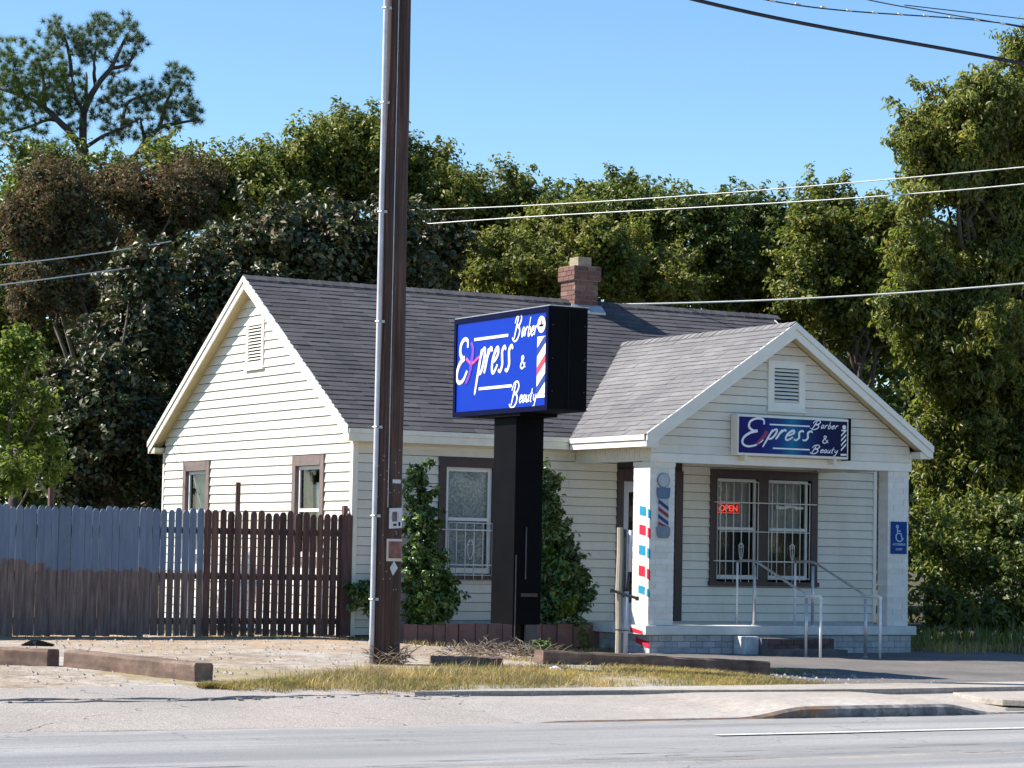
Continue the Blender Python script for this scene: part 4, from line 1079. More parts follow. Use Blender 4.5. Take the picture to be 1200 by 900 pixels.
# cut-out barber pole board on the column
bp = thing('barber_pole_board', 'painted barber pole cut-out with a pale globe, on the left porch column', 'sign', (3.605, -1.95, 1.2))
M['pole_grey'] = simple('blue_grey_board_paint', (.085, .16, .25), .6, .15, 14); M['pole_steel'] = simple('slate_board_paint', (.16, .22, .26), .6, .2, 14)
M['globe'] = simple('pale_globe_paint', (.40, .43, .46), .5, .08, 9); M['maroon'] = simple('maroon_board_paint', (.22, .02, .03), .6, .15, 14); M['navy'] = simple('navy_board_paint', (.015, .03, .13), .6, .15, 14)
Sb = lambda x, z, o=0: Vector((x, -1.944-o, z)); cx = 3.605
g = MB(); g.prism([Sb(cx+.098*math.cos(a), 1.915+.098*math.sin(a)) for a in [k*math.pi/14 for k in range(28)]], n2*.012); g.build('globe_rim', M['pole_steel'], bp)
g = MB(); g.prism([Sb(cx+.086*math.cos(a), 1.915+.086*math.sin(a), .0125) for a in [k*math.pi/14 for k in range(28)]], n2*.004); g.build('globe', M['globe'], bp)
g = MB(); g.prism([Sb(cx-.10, 1.82), Sb(cx+.11, 1.82), Sb(cx+.10, 1.70), Sb(cx+.075, 1.67), Sb(cx-.075, 1.67), Sb(cx-.10, 1.72)], n2*.014); g.build('top_cap', M['pole_grey'], bp)
g = MB(); g.prism([Sb(cx-.075, 1.30), Sb(cx+.085, 1.30), Sb(cx+.085, 1.67), Sb(cx-.075, 1.67)], n2*.008); g.build('shaft', M['globe'], bp)
for i, mt in enumerate(('navy', 'maroon', 'navy', 'maroon')):
    zt = 1.665-.098*i; h = .052
    pl = [(cx-.075, zt), (cx+.085, zt-.10), (cx+.085, zt-.10-h), (cx-.075, zt-h)]
    pl = [(x_, max(1.302, min(1.668, z_))) for x_, z_ in pl]
    g = MB(); g.prism([Sb(x_, z_, .0085) for x_, z_ in pl], n2*.003); g.build('stripe', M[mt], bp)
g = MB(); g.prism([Sb(cx-.10, 1.29), Sb(cx-.08, 1.31), Sb(cx+.09, 1.31), Sb(cx+.115, 1.28), Sb(cx+.11, 1.19), Sb(cx+.075, 1.15), Sb(cx-.06, 1.15), Sb(cx-.09, 1.19)], n2*.014); g.build('bottom_cap', M['pole_steel'], bp)

# text helper for flat print
def text_mesh(name, body, size, mat, parent, origin, ex, ey, th=.001, align='CENTER'):
    cu = bpy.data.curves.new(name, 'FONT'); cu.body = body; cu.size = size; cu.extrude = th; cu.align_x = align; cu.offset = size*.015
    to = bpy.data.objects.new(name, cu); COL.objects.link(to)
    me = bpy.data.meshes.new_from_object(to.evaluated_get(bpy.context.evaluated_depsgraph_get()))
    bpy.data.objects.remove(to)
    ex, ey = Vector(ex), Vector(ey); ez = ex.cross(ey); mt = Matrix((ex, ey, ez)).transposed().to_4x4(); mt.translation = Vector(origin)-wloc(parent)
    me.transform(mt); me.materials.clear(); me.materials.append(mat); me.name = name
    o = bpy.data.objects.new(name, me); COL.objects.link(o); o.parent = parent; return o
# accessible entrance sign
ad = thing('accessibility_sign', 'small blue wheelchair access sign on the right porch column', 'sign', (7.53, -1.95, 1.02))
M['ada_blue'] = simple('access_blue', (.002, .05, .22), .5, .08, 9, spec=.1); M['ada_white'] = simple('access_white', (.42, .55, .68), .5, .05, 9)
g = MB(); g.box(7.385, 7.665, -1.955, -1.945, 1.005, 1.455); g.build('plate', M['ada_blue'], ad, bevel=.003)
C = lambda x, z: (7.52+x, -1.957, 1.27+z)
g = MB()
g.tube([C(-.028+.018*math.cos(a), .115+.018*math.sin(a)) for a in [k*math.pi/6 for k in range(13)]], .009, 6, flat=(n2, .2))
g.tube([C(-.026, .09), C(-.02, .02), C(.035, .02), C(.06, -.06), C(.085, -.05)], .011, 6, flat=(n2, .2)); g.tube([C(-.022, .055), C(.03, .055)], .009, 6, flat=(n2, .2))
g.tube([C(.012+.062*math.cos(a), -.03+.062*math.sin(a)) for a in [math.pi*.62+k*math.pi*1.25/14 for k in range(15)]], .010, 6, flat=(n2, .2))
g.build('wheelchair_symbol', M['ada_white'], ad, smooth=True)
text_mesh('lettering', 'ACCESSIBLE', .042, M['ada_white'], ad, (7.525, -1.9575, 1.125), (1, 0, 0), (0, 0, 1))
text_mesh('lettering', 'RAMP', .045, M['ada_white'], ad, (7.525, -1.9575, 1.055), (1, 0, 0), (0, 0, 1))
# open sign inside the porch window
t = NT('red_open_tubes'); t.b.inputs['Emission Color'].default_value = (1, .09, .05, 1); t.b.inputs['Emission Strength'].default_value = .55; t.col((.8, .05, .03)); M['neon'] = t.m
os_ = thing('open_sign', 'small glowing red OPEN sign hung behind the porch window', 'sign', (6.02, .06, 1.56))
g = MB(); g.box(5.815, 6.215, .055, .085, 1.535, 1.70); g.build('backing', simple('dark_red_backing', (.16, .01, .015), .5, .1, 9), os_)
text_mesh('lettering', 'OPEN', .125, M['neon'], os_, (6.015, .052, 1.575), (1, 0, 0), (0, 0, 1), .003)
g = MB(); g.tube([(5.83, .05, 1.55), (6.20, .05, 1.55), (6.20, .05, 1.685), (5.83, .05, 1.685), (5.83, .05, 1.55)], .005, 6); g.build('border_tube', M['neon'], os_, smooth=True)

# ================================================================== HANDRAILS
def railing(x, label, lit):
    r = thing('handrail', label, 'handrail', (x, -2.6, -.3), 'handrails at the porch steps')
    rad = .021; yA, yB, yC, yD = -1.42, -1.83, -3.02, -3.34; zg_ = -.385
    za, zc = .86, .43
    for y, zt, zb_, mt, rr_ in ((yA, za-.01, 0, 'rail_white', .015), (yB, za-.05, 0, 'rail_metal', .021), (yC, zc-.03, zg_, 'rail_metal', .021), (yD, zc-.01, zg_-.01, 'rail_white', .017)):
        g = MB(); g.tube([(x, y, zb_), (x, y, zt)], rr_, 10); p = g.build('post', M[mt], r, smooth=True)
        if rr_ > .02:
            g = MB(); g.tube([(x, y, zb_), (x, y, zb_+.015)], .04, 12); g.build('foot', M['rail_metal'], p, smooth=False)
    g = MB(); g.tube([(x, yA, za), (x, yA-.10, za+.015), (x, yB+.08, za+.015), (x, yB-.05, za-.0), (x, yC+.08, zc+.04), (x, yC-.01, zc)], .017, 10); g.build('top_rail', M['rail_metal'], r, smooth=True)
    g = MB(); g.tube([(x, yC-.0, zc), (x, yD+.02, zc), (x, yD, zc-.012), (x, yD, zc-.05)], .021, 10); g.build('end_rail', M['rail_white'], r, smooth=True)  # sunlit stretch of the rail put in as white colour
railing(5.17, 'left hand metal handrail with end post coloured white for sunlight at the porch steps', 0)
railing(6.14, 'right hand metal handrail with end post coloured white for sunlight at the porch steps', 1)

# ================================================================== FENCE
def fence_mat():
    t = NT('weathered_brown_boards'); f = t.noise(3, 6, .7, stretch=(9, 9, .7)); g = t.noise(1.2, 4, .6)
    oi = t.new('ShaderNodeObjectInfo')
    c = t.ramp(f, [(.3, (.055, .030, .027)), (.55, (.115, .065, .056)), (.75, (.19, .13, .11))])
    c = t.mix(1.0, c, t.ramp(oi.outputs['Random'], [(0, (.55, .5, .55)), (1, (1.4, 1.35, 1.25))]), 'MULTIPLY')
    t.col(c); t.rough(.9); t.bump(f, .4, .006); return t.m
M['fence'] = fence_mat()
def fence_blue():
    t = NT('blue_grey_fence_paint'); f = t.noise(3, 6, .7, stretch=(9, 9, .8)); n = t.noise(7, 6, .75); oi = t.new('ShaderNodeObjectInfo')
    c = t.ramp(f, [(.3, (.10, .145, .215)), (.7, (.16, .21, .29))])
    c = t.mix(1.0, c, t.ramp(oi.outputs['Random'], [(0, (.88, .9, .92)), (1, (1.12, 1.1, 1.08))]), 'MULTIPLY')
    wd = t.ramp(t.noise(3, 6, .7, stretch=(9, 9, .7)), [(.3, (.065, .045, .040)), (.5, (.15, .105, .09)), (.7, (.25, .19, .165))])
    c = t.mix(t.ramp(t.noise(5, 7, .8, stretch=(5, 5, 1)), [(.56, (0,)*3), (.70, (.75,)*3)]), c, wd)
    sp = t.new('ShaderNodeSeparateXYZ'); t.l.new(t.geo.outputs['Position'], sp.inputs[0])
    lim = t.math('ADD', t.math('MULTIPLY', t.math('LESS_THAN', sp.outputs[0], -4.2), .10), .60)
    lim = t.math('ADD', lim, t.math('MULTIPLY', t.math('SUBTRACT', n, .5), .28)); lim = t.math('ADD', lim, t.math('MULTIPLY', oi.outputs['Random'], .05))
    c = t.mix(t.math('MULTIPLY', t.math('SUBTRACT', lim, sp.outputs[2]), 40, True), c, wd)
    t.col(c); t.rough(.75); t.bump(f, .3, .005); return t.m
M['fence_blue'] = fence_blue()
fe = thing('picket_fence', 'brown dog-eared picket fence with its left part painted blue grey above', 'fence', (-3.2, 0, -.22))
rr = random.Random(21); x = -.02; i = 0; Z0 = -.215
while x > -7.2:
    w = rr.uniform(.080, .093)
    painted = x < -2.06
    gap = rr.uniform(.007, .026) if x > -2.62 else (rr.uniform(.004, .010) if rr.random() < .35 else rr.uniform(.001, .004))
    if x-w < -2.95 and x > -2.62: pass
    x1, x0 = x, x-w; zt = 1.395+rr.uniform(-.022, .020)+.004*math.sin(x*2); y0 = -.012+rr.uniform(-.003, .003)
    pl = .70 if x < -4.2 else (.60 if x < -3.2 else .60+.02)
    pl += rr.uniform(-.035, .03)
    if painted and x > -3.9: pass
    lean = rr.uniform(-.004, .004)
    g = MB(); th = .018
    def ringp(z, a=0): return [(x0+a+lean*(z), y0, z), (x1-a+lean*(z), y0, z), (x1-a+lean*(z), y0+th, z), (x0+a+lean*(z), y0+th, z)]
    lv = [(Z0+rr.uniform(-.01, .02), 0), (pl, 0), (zt-.045, 0), (zt-.018, w*.12), (zt, w*.32)]
    V = []; 
    for z_, a_ in lv: V += ringp(z_, a_)
    for k in range(len(lv)-1):
        mi = 1 if painted else 0
        for q in range(4): g.f.append((k*4+q, k*4+(q+1) % 4, (k+1)*4+(q+1) % 4, (k+1)*4+q)); g.mi.append(mi)
    g.f += [(3, 2, 1, 0), tuple((len(lv)-1)*4+q for q in range(4))]; g.mi += [0, 1 if painted else 0]
    g.v = V
    g.build('picket', [M['fence'], M['fence_blue']], fe, loc=(x0, 0, 0))
    x = x0-gap; i += 1
for z_ in (1.13, .55, -.02):
    g = MB(); g.box(-7.3, -.0, .010, .048, z_-.04, z_+.04); g.build('rail', M['fence'], fe)
for (xx, zt, yf) in ((-1.66, 1.76, -.055), (-.075, 1.50, .0), (-4.12, 1.62, .03), (-6.6, 1.5, .05)):
    g = MB(); g.box(xx-.03, xx+.03, yf if yf < 0 else .05, (yf if yf < 0 else .05)+.035 if yf < 0 else .12, -.22, zt); g.build('post', M['fence'], fe, bevel=.004)
g = MB(); g.box(-.16, -.01, -.034, -.014, -.21, 1.37); g.build('end_board', M['fence'], fe)

# ================================================================== PLANTER
pl_ = thing('brick_planter', 'row of upright brown edging blocks along the front wall under the shrubs', 'planter', (1.9, -.7, -.3))
g = MB(); g.box(.55, 3.40, -.60, -.03, -.38, -.06); g.build('soil', M['soil'], pl_)
x = .46; rr = random.Random(3)
while x < 3.36:
    w = rr.uniform(.18, .26); w = min(w, 3.44-x); d = rr.uniform(-.012, .012); h = rr.uniform(-.012, .010)
    g = MB(); g.box(x, x+w-.012, -.68+d, -.605+d, -.33, -.03+h); g.build('edging_block', M['paver'], pl_, bevel=.006, loc=(x, -.68+d, -.33)); x += w
for k in range(3):
    g = MB(); g.box(.46, .535, -.60+k*.195, -.42+k*.195, -.32, -.03); g.build('edging_block', M['paver'], pl_, bevel=.006, loc=(.46, -.60+k*.195, -.32))

# ================================================================== UTILITY POLE
def pole_mat():
    t = NT('creosoted_pole_wood'); f = t.noise(2.4, 7, .72, stretch=(14, 14, .35)); n = t.noise(1.1, 4, .6); ck = t.noise(6, 5, .6, stretch=(22, 22, .22))
    c = t.ramp(f, [(.3, (.018, .011, .009)), (.5, (.058, .030, .023)), (.66, (.13, .072, .055))])
    c = t.mix(t.ramp(ck, [(.62, (0,)*3), (.66, (.8,)*3)]), c, (.015, .010, .010))
    c = t.mix(1.0, c, t.ramp(n, [(.3, (.8,)*3), (.7, (1.2, 1.15, 1.1))]), 'MULTIPLY')
    t.col(c); t.rough(.85); t.bump(t.math('ADD', f, t.math('MULTIPLY', ck, -1)), .5, .012); return t.m
pb = gnd(450, 778); PXp, PYp = pb.x, pb.y
up = thing('utility_pole', 'tall reddish brown wooden utility pole with a white conduit up its side', 'utility pole', (PXp, PYp, pb.z))
g = MB(); pts = []; rad = []; rr = random.Random(2)
for k in range(41):
    z = pb.z-.3+k*.33; pts.append((PXp+.004*math.sin(k*.7), PYp+.004*math.cos(k*.9), z)); rad.append(.160-.0013*k+rr.uniform(-.0012, .0012))
g.tube(pts, rad, 28); trunk = g.build('pole_shaft', pole_mat(), up, smooth=True)
camd = Vector((CX-PXp, CY-PYp, 0)).normalized(); lft = Vector((-math.cos(_y), math.sin(_y), 0))
cp = Vector((PXp, PYp, 0)) + lft*.132 + camd*.13
M['conduit'] = simple('white_pvc_conduit', (.50, .50, .53), .5, .15, 6)
g = MB(); g.tube([(cp.x, cp.y, pb.z-.05+k*.5) for k in range(26)], .026, 14); con = g.build('conduit', M['conduit'], up, smooth=True)
for z in (.42, 1.28, 2.20, 3.3, 4.45, 5.6, 6.6, 7.6):
    g = MB(); q = cp - lft*.045
    g.tube([cp+Vector((0, 0, z))+lft*.034, cp+Vector((0, 0, z))+camd*.036, cp+Vector((0, 0, z))-lft*.034-camd*.0, q+Vector((0, 0, z))-lft*.03-camd*.03], .009, 6); g.obox(q+Vector((0, 0, z))-lft*.0, lft*.016, camd*.012, (0, 0, .014)); g.build('strap', M['strap'], con)
def wrap_patch(ang0, ang1, z0, z1, off, mat, parent, name, tilt=0, mats=None, n=10, R=None):
    g = MB(); V = []
    for k in range(n+1):
        a = ang0+(ang1-ang0)*k/n; d = camd*math.cos(a) - lft*math.sin(a)
        for (z, o_) in ((z0, 0), (z1, 0), (z1, .002), (z0, .002)):
            r_ = (R or .158)+off+o_+.0; V.append(Vector((PXp, PYp, z+tilt*(k/n-.5)))+d*r_)
    F_ = []
    for k in range(n):
        for q in range(4): F_.append((4*k+q, 4*k+(q+1) % 4, 4*k+4+(q+1) % 4, 4*k+4+q))
    F_ += [(0, 1, 2, 3), (4*n+3, 4*n+2, 4*n+1, 4*n)]
    g.add(V, F_); return g.build(name, mat, parent)
M['paper'] = simple('weathered_white_paper', (.58, .57, .60), .8, .12, 30)
M['paper_photo'] = island('printed_flyer_picture', [(.16, .10, .12)], .7, 28, .75, 0)
M['paper_red'] = island('faded_red_flyer_picture', [(.22, .09, .08)], .7, 22, .6, 0)
M['paper_red_frame'] = simple('cream_paper', (.62, .56, .48), .8, .1, 30)
f1 = thing('flyer', 'upper white paper flyer with a small dark picture, stapled to the utility pole', 'flyer', (PXp, PYp, 1.1), 'paper notices on the utility pole')
wrap_patch(.12, 1.25, 1.155, 1.365, .004, M['paper'], f1, 'sheet', .01); wrap_patch(.32, .66, 1.225, 1.325, .008, M['paper_photo'], f1, 'picture', .004); wrap_patch(.4, .62, 1.18, 1.20, .008, M['black_paint'], f1, 'print'); wrap_patch(.8, .95, 1.18, 1.22, .008, M['black_paint'], f1, 'print'); wrap_patch(.78, .92, 1.26, 1.31, .008, M['strap'], f1, 'print')
f2 = thing('flyer', 'lower cream bordered flyer with a faded red picture, stapled to the utility pole', 'flyer', (PXp, PYp, .8), 'paper notices on the utility pole')
wrap_patch(.0, 1.3, .815, 1.045, .004, M['paper_red_frame'], f2, 'sheet', .0); wrap_patch(.12, 1.2, .845, 1.02, .008, M['paper_red'], f2, 'picture', .0)
f3 = thing('paper_scrap', 'small torn white paper scrap hanging under the flyers on the pole', 'paper scrap', (PXp, PYp, .7), 'paper notices on the utility pole')
a = camd*math.cos(.5) - lft*math.sin(.5); c_ = Vector((PXp, PYp, .745))+a*.166; tv = Vector((-a.y, a.x, 0))
g = MB(); g.prism([c_+tv*.045+Vector((0, 0, .0)), c_+tv*.0+Vector((0, 0, .075)), c_-tv*.045+Vector((0, 0, .0)), c_-tv*.01-Vector((0, 0, .08))], a*.002); o = g.build('scrap_sheet', M['paper'], f3)
f4 = thing('paper_scrap', 'narrow strip of pale tape wrapped on the pole above the flyers', 'tape', (PXp, PYp, 1.6), 'paper notices on the utility pole')
wrap_patch(.3, .95, 1.62, 1.66, .004, M['paper'], f4, 'strip')
# staples and nails in the pole
g = MB(); rr = random.Random(6)
for k in range(46):
    a = rr.uniform(-1.2, 1.3); z = rr.uniform(.5, 2.0); d = camd*math.cos(a)-lft*math.sin(a); g.obox(Vector((PXp, PYp, z))+d*.158, (.003, 0, 0), (0, .003, 0), (0, 0, .005))
o = g.build('staples', M['strap'], up); o['kind'] = 'stuff'
# thin ground wire
g = MB(); d = camd*.99-lft*.02; g.tube([Vector((PXp, PYp, 1.37+k*.5))+d*(.163-.001*k) for k in range(20)], .004, 5); g.build('ground_wire', M['strap'], up)

# ================================================================== WOODEN POST WITH PVC TUBE
q = gnd(724, 780); bx, by, bz = q.x, q.y, q.z
gp = thing('bollard_post', 'short weathered wooden post strapped to a white plastic tube by the grass strip', 'post', (bx, by, bz))
M['old_wood'] = simple('sun_bleached_wood', (.40, .34, .26), .9, .25, 5, .5, stretch=(9, 9, .7))
k_ = 27.5/FPX   # metres per photo pixel at this post
r_, c_ = Vector((math.cos(_y), -math.sin(_y), 0)), camd
P = lambda dx, dd=0: Vector((bx, by, 0)) + r_*(dx*k_) + c_*dd
z_of = lambda v: bz + (780-v)*k_
g = MB(); pts = [P(0)+Vector((0, 0, bz-.1)), P(.3)+Vector((0, 0, z_of(740))), P(-.6)+Vector((0, 0, z_of(690))), P(.4)+Vector((0, 0, z_of(650))), P(0)+Vector((0, 0, z_of(618)))]
g.tube(pts, [.036, .034, .035, .034, .033], 7); g.build('post_shaft', M['old_wood'], gp, smooth=False)
g = MB(); g.tube([P(8)+Vector((0, 0, bz-.05)), P(9)+Vector((0, 0, z_of(693)))], .026, 12); g.build('plastic_tube', M['conduit'], gp, smooth=True)
g = MB(); g.tube([P(12.4)+Vector((0, 0, z_of(670))), P(12.6)+Vector((0, 0, z_of(621)))], .021, 12); g.build('plastic_tube', M['conduit'], gp, smooth=True)
g = MB(); g.tube([P(6.5, -.02)+Vector((0, 0, z_of(700))), P(6.5, -.02)+Vector((0, 0, z_of(620)))], .017, 8); g.tube([P(9, -.03)+Vector((0, 0, z_of(700))), P(12, -.04)+Vector((0, 0, z_of(668)))], .014, 8); g.build('dark_pipe', M['dark_steel'], gp, smooth=True)
g = MB(); g.tube([P(-9, .04)+Vector((0, 0, z_of(692))), P(22, .04)+Vector((0, 0, z_of(701)))], .016, 8); g.obox(P(-9, .04)+Vector((0, 0, z_of(692.5))), r_*.018, c_*.018, (0, 0, .022)); g.obox(P(21, .04)+Vector((0, 0, z_of(701))), r_*.018, c_*.018, (0, 0, .022)); g.build('cross_bolt', M['dark_steel'], gp, smooth=False)
g = MB(); g.tube([P(-4, .04)+Vector((0, 0, z_of(738))), P(12, .04)+Vector((0, 0, z_of(738.5)))], .008, 6); g.build('tie_wire', M['dark_steel'], gp)

# ================================================================== LANDSCAPE TIMBERS
def timber_mat():
    t = NT('weathered_landscape_timber'); f = t.noise(4, 7, .7); g2 = t.noise(2, 5, .6, stretch=(1, 1, 8))
    c = t.ramp(f, [(.3, (.09, .055, .04)), (.55, (.19, .125, .095)), (.75, (.33, .25, .20))]); c = t.mix(1.0, c, t.ramp(g2, [(.35, (.75,)*3), (.65, (1.15,)*3)]), 'MULTIPLY')
    t.col(c); t.rough(.95); t.bump(f, .6, .015); return t.m
M['timber'] = timber_mat()
def timber(p0, p1, w, h, label, sink=.02):
    p0, p1 = Vector(p0), Vector(p1); mid = (p0+p1)/2; d = (p1-p0); L = d.length; d.normalize(); n = Vector((-d.y, d.x, 0)).normalized()
    g = MB(); N = 14; V = []; rr = random.Random(int(abs(p0.x*100)))
    for i in range(N+1):
        c = p0+d*L*i/N; j = lambda: rr.uniform(-.007, .007)
        for (a, b) in ((-.5, 0), (.5, 0), (.5, .86), (.42, 1), (-.42, 1), (-.5, .86)): V.append(c+n*(a*w+j())+Vector((0, 0, -sink+b*h+j()*.6)))
    F_ = [tuple(range(6))[::-1], tuple(range(6*N, 6*N+6))]
    for i in range(N):
        for q in range(6): F_.append((6*i+q, 6*i+(q+1) % 6, 6*i+6+(q+1) % 6, 6*i+6+q))
    g.add(V, F_); t = thing('landscape_timber', label, 'timber', (mid.x, mid.y, min(p0.z, p1.z)), 'timbers edging the parking strip')
    g.build('timber_beam', M['timber'], t)
    for e in (.12, .88):
        g = MB(); c = p0+d*L*e+Vector((0, 0, h-sink)); g.tube([c-Vector((0, 0, .02)), c+Vector((0, 0, .006))], .012, 8); g.build('spike_head', M['dark_steel'], t)
timber((-7.9, -4.6, gz(-7.9, -4.6)), (-6.38, -6.65, gz(-6, -6.6)), .21, .165, 'left timber running off the edge of the photograph beside the yard', 0.0)
timber((-6.22, -6.75, gz(-6, -6.8)), (-5.61, -8.55, gz(-5.6, -8.5)), .22, .165, 'free standing railway timber on the gravel left of the utility pole', .0)
timber((-2.30, -6.70, gz(-2.2, -6.7)), (-1.60, -6.95, gz(-1.8, -6.8)), .20, .10, 'short sunken timber between the utility pole and the sign post', .01)
timber((-1.02, -6.72, gz(-1, -6.8)), (1.86, -6.80, gz(1.8, -6.8)), .20, .15, 'long dark timber behind the grass strip in front of the porch', .0)

# ================================================================== OVERHEAD WIRES
def wire(name, label, pix, y, r, mat, n=6, beads=0, extend=None):
    pts = [aty(u, v, y) if not isinstance(y, (list, tuple)) else aty(u, v, y[i]) for i, (u, v) in enumerate(pix)]
    x_ = [p.x for p in pts]; deg = min(3 if len(pts) > 3 else 2, len(pts)-1)
    cz_ = np.polyfit(x_, [p.z for p in pts], deg); cy_ = np.polyfit(x_, [p.y for p in pts], 1 if deg else 0)
    xs_ = np.linspace(min(x_), max(x_), 40)
    P3 = [Vector((x, float(np.polyval(cy_, x)), float(np.polyval(cz_, x)))) for x in xs_]
    g = MB(); g.tube(P3, r, n); o = g.build('cable', M[mat], None); o.name = name
    tag(o, label, 'wire', 'overhead wires'); return o, P3
M['cable_black'] = simple('black_cable_jacket', (.012, .010, .02), .5, .2, 3)
M['cable_grey'] = simple('weathered_aluminium_wire', (.38, .38, .35), .5, .15, 6)
M['cable_light'] = simple('pale_bare_wire', (.62, .62, .56), .45, .1, 6)  # pale tone of the bare wires and clips
wire('cable', 'thick black cable sagging across the top right of the sky', [(808, -2), (960, 31), (1100, 56), (1215, 78)], PYp+.1, .0225, 'cable_black')
wire('cable', 'bundled black and silver cable, second from the bottom in the top right sky', [(880, -4), (985, 12), (1100, 20), (1215, 34)], PYp+.3, .0085, 'cable_black')
wire('cable', 'thin black cable crossing the bundled one at the top right corner', [(1005, -3), (1100, 15), (1160, 25), (1215, 36)], PYp+.5, .007, 'cable_black')
wire('cable', 'thin black cable nearest the top right corner of the sky', [(1060, 6), (1130, 14), (1215, 24)], PYp+.7, .0065, 'cable_black')
# silver lashing on the bundled cable
g = MB()
for i in range(11):
    p = aty(905+30*i, [1.0,4.2,8.2,12,14.6,16.3,18,20,23.4,27.5,32][i]+.3, PYp+.3); d = Vector((1, 0, -.09)).normalized(); g.obox(p, d*.035, (0, .012, 0), (0, 0, .009))
o = g.build('cable_clip', M['cable_light'], None); tag(o, 'silver lashing clips along the bundled black cable', 'cable clips', kind='stuff')
wire('cable', 'upper of two pale wires entering the trees at the left edge', [(-15, 312), (90, 300), (200, 283)], [7.5, 8.6, 10.2], .0105, 'cable_light')
wire('cable', 'lower of two pale wires entering the trees at the left edge', [(-15, 336), (90, 322), (188, 309)], [7.5, 8.6, 10.2], .0105, 'cable_light')
wire('cable', 'upper of two pale wires crossing the sky right of the pole', [(470, 247), (765, 232), (1060, 208), (1215, 195)], [10.5, 6.0, 2.0, .2], .0105, 'cable_light')
wire('cable', 'lower of two pale wires crossing the sky right of the pole', [(500, 262), (785, 247), (1045, 227), (1215, 214.5)], [10.5, 6.2, 2.2, .2], .0105, 'cable_light')
wire('cable', 'white service wire running right from behind the chimney', [(716, 357), (950, 349), (1215, 331)], [4.2, 2.0, -.2], .015, 'cable_light')

# ================================================================== FOLIAGE
def leaf_quads(C, N, size, rng, asp=.55, droop=0.0, fold=.18):
    """one folded leaf (two quads sharing a midrib) per centre C with facing normal N"""
    n = len(C); N = N/np.linalg.norm(N, axis=1, keepdims=True)
    r = rng.normal(size=(n, 3)); r[:, 2] -= droop
    A = np.cross(N, r); A /= np.linalg.norm(A, axis=1, keepdims=True)+1e-9      # across
    B = np.cross(A, N)                                                            # along
    s = size*rng.uniform(.65, 1.3, (n, 1)); w = s*asp
    V = np.empty((n, 4, 3))
    V[:, 0] = C - B*s*.5; V[:, 1] = C + A*w*.5 + N*s*fold; V[:, 2] = C + B*s*.5 - N*s*fold*.3; V[:, 3] = C - A*w*.5 + N*s*fold
    V = V.reshape(-1, 3); b = np.arange(n)*4
    T = np.concatenate([np.stack([b, b+1, b+2], 1), np.stack([b, b+2, b+3], 1)])
    return V, T
def foliage(name, lobes, n_clumps, per, leaf, mat, parent, seed, clump_r=(.22, .5), asp=.55, up=.5, droop=0., gap=0.0, shell=.55, flat=.75):
    """lobes: (centre xyz, radii xyz). clumps sit mostly on the shell of the lobes, leaves fill each clump"""
    rng = np.random.default_rng(seed)
    wts = np.array([l[1][0]*l[1][2]+l[1][1]*l[1][2] for l in lobes]); wts = wts/wts.sum()
    idx = rng.choice(len(lobes), n_clumps, p=wts)
    C0 = np.array([l[0] for l in lobes])[idx]; R0_ = np.array([l[1] for l in lobes])[idx]
    d = rng.normal(size=(n_clumps, 3)); d /= np.linalg.norm(d, axis=1, keepdims=True)
    rad = rng.uniform(shell, 1.0, (n_clumps, 1)) + (rng.uniform(0, 1, (n_clumps, 1)) < .28)*rng.uniform(0, .5, (n_clumps, 1))
    solo = (rad > 1.02)[:, 0]
    cc = C0 + d*R0_*rad
    if gap > 0:
        keep = wav(cc[:, 0]+cc[:, 1], cc[:, 2], 2.4, seed+1) > -1+gap; cc, d = cc[keep], d[keep]
    n = len(cc); cr = rng.uniform(clump_r[0]*.7, clump_r[1], n)
    k = rng.poisson(per*(cr/np.mean(clump_r))**2) + 3
    ii = np.repeat(np.arange(n), k)
    e = rng.normal(size=(len(ii), 3))
    ax = d*.9 + rng.normal(size=d.shape)*.6 + np.array([0, 0, .25-droop*.8]); ax /= np.linalg.norm(ax, axis=1, keepdims=True)
    q = rng.uniform(-.6, 1.25, (len(ii), 1))
    P_ = cc[ii] + ax[ii]*q*cr[ii][:, None]*1.15 + e*cr[ii][:, None]*(.30-.13*q)*np.array([1, 1, flat])
    e /= np.linalg.norm(e, axis=1, keepdims=True)
    Nn = e*.8 + d[ii]*.5 + np.array([0, 0, up]) + rng.normal(size=e.shape)*.45
    V, T = leaf_quads(P_, Nn, leaf, rng, asp, droop)
    o = big_mesh(name, V, T, mat, parent); return o, cc
def limb(g, a, b, r0, r1, seed, n=7, wob=.12):
    rr = random.Random(seed); a, b = Vector(a), Vector(b); L = (b-a).length; pts = []; rad = []
    for i in range(n+1):
        t = i/n; w = L*wob*math.sin(math.pi*t)
        pts.append(a.lerp(b, t)+Vector((rr.uniform(-1, 1), rr.uniform(-1, 1), rr.uniform(-.3, 1)))*w*.5); rad.append(r0+(r1-r0)*t)
    g.tube(pts, rad, 7); return pts
